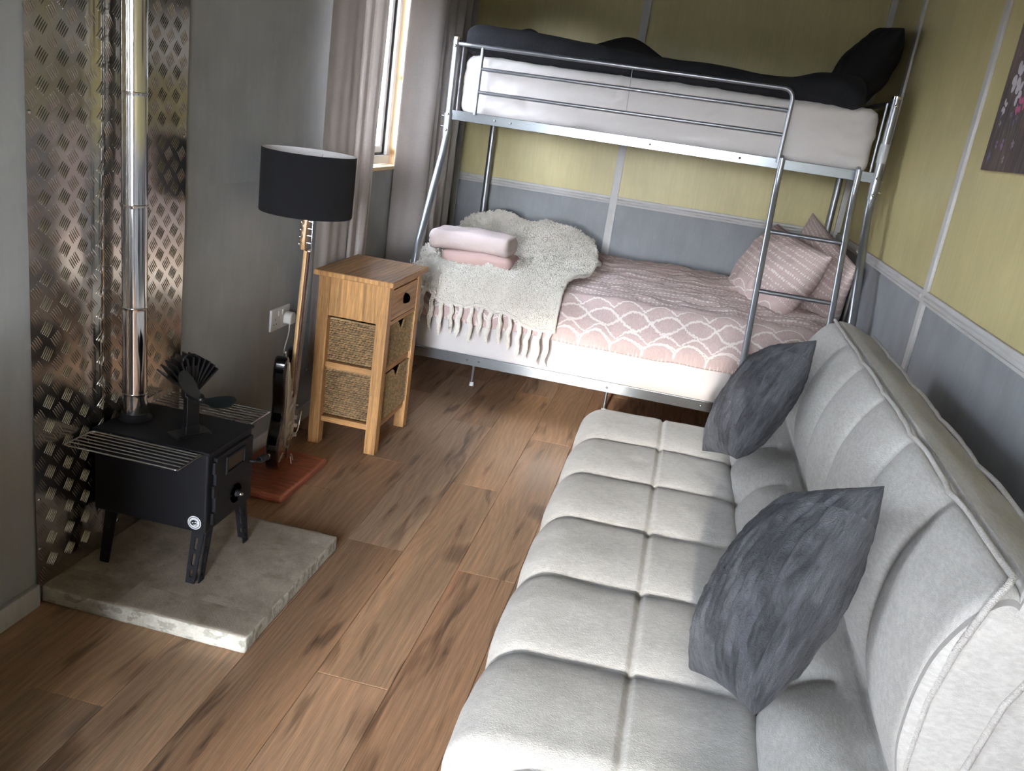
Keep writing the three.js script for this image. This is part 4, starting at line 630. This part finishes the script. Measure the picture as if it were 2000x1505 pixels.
// ---------------------------------------------------------------- chest with baskets
{
  const t = thing('basket_chest', 'small oak chest with one drawer over two basket bays beside the bed', 'cabinet');
  const X0 = -1.325, X1 = -1.034, Za = -3.124, Zb = -3.535, H = .70, L = .046;
  add(t, 'top', box(X0 - .018, H, Zb - .03, X1 + .016, H + .022, Za + .018, .005, 'z', 2), oak);
  for (const [x, z] of [[X1 - L, Za - L], [X0, Za - L], [X1 - L, Zb], [X0, Zb]]) add(t, nm('leg'), box(x, .001, z, x + L, H, z + L, .002), oak);
  add(t, 'side_panel', box(X0 + L, .545, Za - .018, X1 - L, H - .001, Za - .004, .001), oak); add(t, 'side_panel_001', box(X0 + L, .545, Zb + .004, X1 - L, H - .001, Zb + .018, .001), oak);
  add(t, 'back_panel', box(X0 + .006, .10, Zb + L, X0 + .014, H - .001, Za - L, .001), oak);
  for (const y of [.330, .098]) { for (const z of [Za - .034, Zb + .014]) add(t, nm('rail'), box(X0 + L, y, z, X1 - L, y + .024, z + .022, .002, 'x'), oak); add(t, nm('front_rail'), box(X1 - .034, y, Zb + L, X1 - .012, y + .024, Za - L, .002, 'z'), oak); add(t, nm('shelf'), box(X0 + .02, y + .006, Zb + .03, X1 - .034, y + .014, Za - .03, .001, 'x'), oak); }
  add(t, nm('front_rail'), box(X1 - .034, .535, Zb + L, X1 - .004, .552, Za - L, .002, 'z'), oak); add(t, nm('front_rail'), box(X1 - .034, H - .018, Zb + L, X1 - .004, H, Za - L, .002, 'z'), oak);
  const d = add(t, 'drawer', box(X1 - .022, .556, Zb + L + .003, X1 - .003, H - .022, Za - L - .003, .002, 'z'), oak);
  add(d, 'cup_handle', basis(lathe([[0, .022], [.012, .019], [.020, .010], [.023, 0], [.021, 0], [.018, .009], [.011, .016], [0, .019]], 28), [0, 0, 1], [1, 0, 0], [0, -1, 0], [X1 - .003, .622, (Za + Zb) / 2]), bronze);
  add(d, 'handle_plate', basis(lathe([[0, .0025], [.013, .002], [.014, 0]], 20), [0, 0, 1], [1, 0, 0], [0, -1, 0], [X1 - .003, .622, (Za + Zb) / 2]), bronze);
  // woven baskets with a notched front
  const mk = (label, y0, y1) => {
    const b = thing('seagrass_basket', label, 'basket', [0, 0, 0], 'seagrass baskets in the oak chest');
    const x0 = X0 + .022, x1 = X1 - .010, za = Za - .012 - .022, zb = Zb + L + .002, zA = Za - L - .002;
    const zc = (zA + zb) / 2, r = rng(Math.round(y0 * 1000)), seg = new THREE.SphereGeometry(1, 8, 6), tops = (z) => y1 - Math.max(0, .046 * (1 - Math.abs(z - zc) / .042));
    // twisted rush strands, row over row, on a dark lining
    const weave = (name, a0, a1, put) => {
      const list = [], m4 = new THREE.Matrix4(), cols = [], row = .0092, cell = .0135;
      for (let j = 0; (j + .5) * row < y1 - y0; j++) for (let i = 0; ; i++) {
        const a = a0 + (i + (j & 1) * .5) * cell * (1 + .05 * Math.sin(j * 2.3)) + (r() - .5) * .003; if (a > a1 - .004) break;
        const [o, u, n, top] = put(a, y0 + (j + .5) * row + (r() - .5) * .0022); if (o.y > top - .003) continue;
        const t = .22 + (r() - .5) * .35, ax = u.clone().multiplyScalar(Math.cos(t)).add(V(0, Math.sin(t), 0)), up = n.clone().cross(ax), s = .9 + .25 * r();
        m4.makeBasis(ax.multiplyScalar(.0080 * s), up.multiplyScalar(.0037 * s), n.clone().multiplyScalar(.0040 * s)).setPosition(o); list.push(m4.clone()); const l = .72 + .45 * r(); cols.push(new THREE.Color(l, l * (.96 + .06 * r()), l * (.88 + .14 * r())));
      }
      const im = new THREE.InstancedMesh(seg, basket, list.length); list.forEach((m, i) => { im.setMatrixAt(i, m); im.setColorAt(i, cols[i]); }); im.name = name; im.userData.kind = 'stuff'; im.castShadow = im.receiveShadow = true; b.add(im);
    };
    weave('side_weave', x0, x1, (a, y) => [V(a, y, za), V(1, 0, 0), V(0, 0, 1), y1]); weave('side_weave_001', x0, x1, (a, y) => [V(a, y, Zb + .024), V(-1, 0, 0), V(0, 0, -1), y1]);
    weave('front_weave', 0, zA - zb, (a, y) => [V(x1, y, zA - a), V(0, 0, -1), V(1, 0, 0), tops(zA - a)]);
    add(b, 'front_lining', grid((u, v) => { const z = lerp(zA, zb, u); return [x1 - .002, lerp(y0, tops(z) - .002, v), z]; }, 60, 2), liningM);
    add(b, 'side_lining', merge([box(x0, y0, za - .004, x1, y1 - .002, za - .001, 0), box(x0, y0, Zb + .025, x1, y1 - .002, Zb + .028, 0)]), liningM);
    const e = []; for (let k = 0; k <= 60; k++) { const z = lerp(zA, zb, k / 60), nk = Math.max(0, .046 * (1 - Math.abs(z - zc) / .042)); e.push(V(x1 + .001, y1 - nk, z)); }
    add(b, 'rim', merge([sweep(e, (q) => .0042 + .0012 * Math.sin(q * 200), 7), pipe([[x0, y1, za], [x1, y1, za]], .004, .01, 7), pipe([[x1 + .002, y0, zA], [x1 + .002, y1, zA]], .004, .01, 7), pipe([[x1 + .002, y0, zb], [x1 + .002, y1, zb]], .004, .01, 7)]), basket);
    add(b, 'inside', merge([box(x0, y0, Zb + .03, x0 + .004, y1, za - .004, 0), box(x0, y0 - .002, Zb + .03, x1 - .004, y0 + .003, za - .004, 0)]), basket);
  };
  mk('upper seagrass basket in the oak chest', .358, .528); mk('lower seagrass basket in the oak chest', .126, .322);
}
// ---------------------------------------------------------------- curtains
function curtain(label, z1, z0, y0, y1, folds, sd, cl) {                 // z1 nearer the camera
  const t = thing('curtain', label, 'curtain', [0, 0, 0], 'grey curtains at the window');
  const off = (q, v) => { let o = 0; for (const [c, w, a] of folds) { const k = (q - c - .012 * n2(v * 2, c * 9, sd)) / w; o += a * Math.exp(-k * k); } return o + .005 * n2(q * 4, v * 1.4, sd + 2); };
  const F = (s) => (u, v) => { const y = lerp(y0, y1, v), flare = (1 - v) * .02; return [XL + .075 + off(u, v) + s * .0015 + flare * n2(u * 6, 1, sd + 4), y, lerp(z1 + flare * cl[0], z0 - flare * cl[1], u) + .012 * n2(v * 3, u * 3, sd + 5)]; };
  add(t, 'panel', mergeGeometries([grid(F(1), 260, 60, { uv: (u, v) => [u * .9, v * 1.9] }), grid(F(-1), 260, 60, { flip: true, uv: (u, v) => [u * .9, v * 1.9] })]), curtainM);
  const h = []; for (let k = 0; k <= 80; k++) { const p = F(0)(k / 80, 0); h.push(V(p[0], p[1], p[2])); } add(t, 'hem', sweep(h, .003, 6), curtainM);
  for (let k = 0; k < 8; k++) { const p = F(0)((k + .5) / 8, 1); add(t, nm('eyelet'), tr(new THREE.TorusGeometry(.02, .004, 8, 20).rotateY(.3), p[0], y1 - .05, p[2]), chrome); }
}
curtain('grey curtain hanging at the near side of the window behind the lamp', -3.21, -3.775, .28, 2.24, [[.25, .16, .012], [.555, .012, -.04], [.60, .03, .012], [.735, .011, -.04], [.80, .05, .016], [.955, .012, -.03]], 501, [1, 0]);
curtain('grey curtain bunched at the far side of the window by the bed', -4.235, -5.08, .28, 2.24, [[-.02, .15, -.062], [.27, .09, .04], [.345, .013, -.06], [.40, .045, .02], [.50, .012, -.045], [.57, .05, .024], [.67, .013, -.045], [.76, .05, .026], [.85, .012, -.045], [.94, .05, .02]], 511, [0, 0]);
{ const t = thing('curtain_rod', 'steel curtain rod above the window', 'curtain rod'); add(t, 'rod', pipe([[XL + .075, 2.19, -3.1], [XL + .075, 2.19, -5.2]], .012, .01, 14), chrome); for (const z of [-3.1, -5.2]) add(t, nm('finial'), tr(new THREE.SphereGeometry(.02, 18, 12), XL + .075, 2.19, z), chrome); for (const z of [-3.15, -5.15]) add(t, nm('bracket'), pipe([[XL, 2.19, z], [XL + .075, 2.19, z]], .008, .01, 10), chrome); }
// ---------------------------------------------------------------- painting
{
  const t = thing('painting', 'dark flower painting on a thin canvas on the yellow right wall', 'painting'), z0 = -3.055, z1 = -2.36, y0 = 1.435, y1 = 2.13;
  const c = document.createElement('canvas'); c.width = c.height = 768; const g = c.getContext('2d'), r = rng(33);
  const im = g.createImageData(768, 768); for (let i = 0; i < 768 * 768; i++) { const x = (i % 768) / 768, y = Math.floor(i / 768) / 768, a = fbm(x * 9, y * 4, 521, 4), b = fbm(x * 50, y * 12, 525, 2), f = y; im.data.set([40 + 40 * (1 - f) + a * 52 + b * 30, 36 + 42 * (1 - f) + a * 34 + b * 24, 40 + 40 * (1 - f) + a * 24 + b * 22, 255], i * 4); } g.putImageData(im, 0, 0);
  for (let k = 0; k < 240; k++) { g.strokeStyle = ['rgba(120,130,104,.5)', 'rgba(70,84,70,.6)', 'rgba(150,140,130,.35)', 'rgba(28,28,46,.6)'][k & 3]; g.lineWidth = 1 + r() * 3; const x = r() * 768, y = 330 + r() * 438; g.beginPath(); g.moveTo(x, y + 90); g.quadraticCurveTo(x + (r() - .5) * 30, y, x + (r() - .5) * 50, y - 80 - r() * 90); g.stroke(); }
  const fl = (x, y, s, col) => { for (let k = 0; k < 5; k++) { const a = k * 1.256 + r(); g.fillStyle = col; g.beginPath(); g.ellipse(x + Math.cos(a) * s * .6, y + Math.sin(a) * s * .75, s * .5, s * .36, a, 0, 7); g.fill(); } };
  for (let k = 0; k < 60; k++) fl(r() * 768, 250 + r() * 480, 6 + r() * 9, ['rgba(150,120,170,.75)', 'rgba(180,110,140,.75)', 'rgba(110,110,170,.7)', 'rgba(190,180,190,.6)'][k & 3]);
  for (const [x, y, s] of [[110, 470, 44], [155, 520, 34], [165, 360, 36], [235, 420, 40], [60, 560, 22], [190, 250, 24], [330, 500, 42], [430, 400, 38], [540, 520, 44], [620, 380, 34], [300, 300, 26], [500, 260, 26], [690, 480, 38]]) fl(x, y, s, 'rgba(206,202,208,.94)');
  for (const [x, y] of [[200, 560], [240, 545], [400, 600], [590, 620]]) fl(x, y, 26, 'rgba(196,96,138,.9)');
  const pt = setup(new THREE.CanvasTexture(c), true);
  const face = new THREE.PlaneGeometry(z1 - z0, y1 - y0, 1, 1).rotateY(-Math.PI / 2).translate(XR - .0262, (y0 + y1) / 2, (z0 + z1) / 2);
  add(t, 'canvas', box(XR - .026, y0, z0, XR - .001, y1, z1, .002), M({ color: 0xcac4bc, roughness: .8 })); add(t, 'picture', face, M({ map: pt, roughness: .6 }));
}
renderer.render(scene, camera);
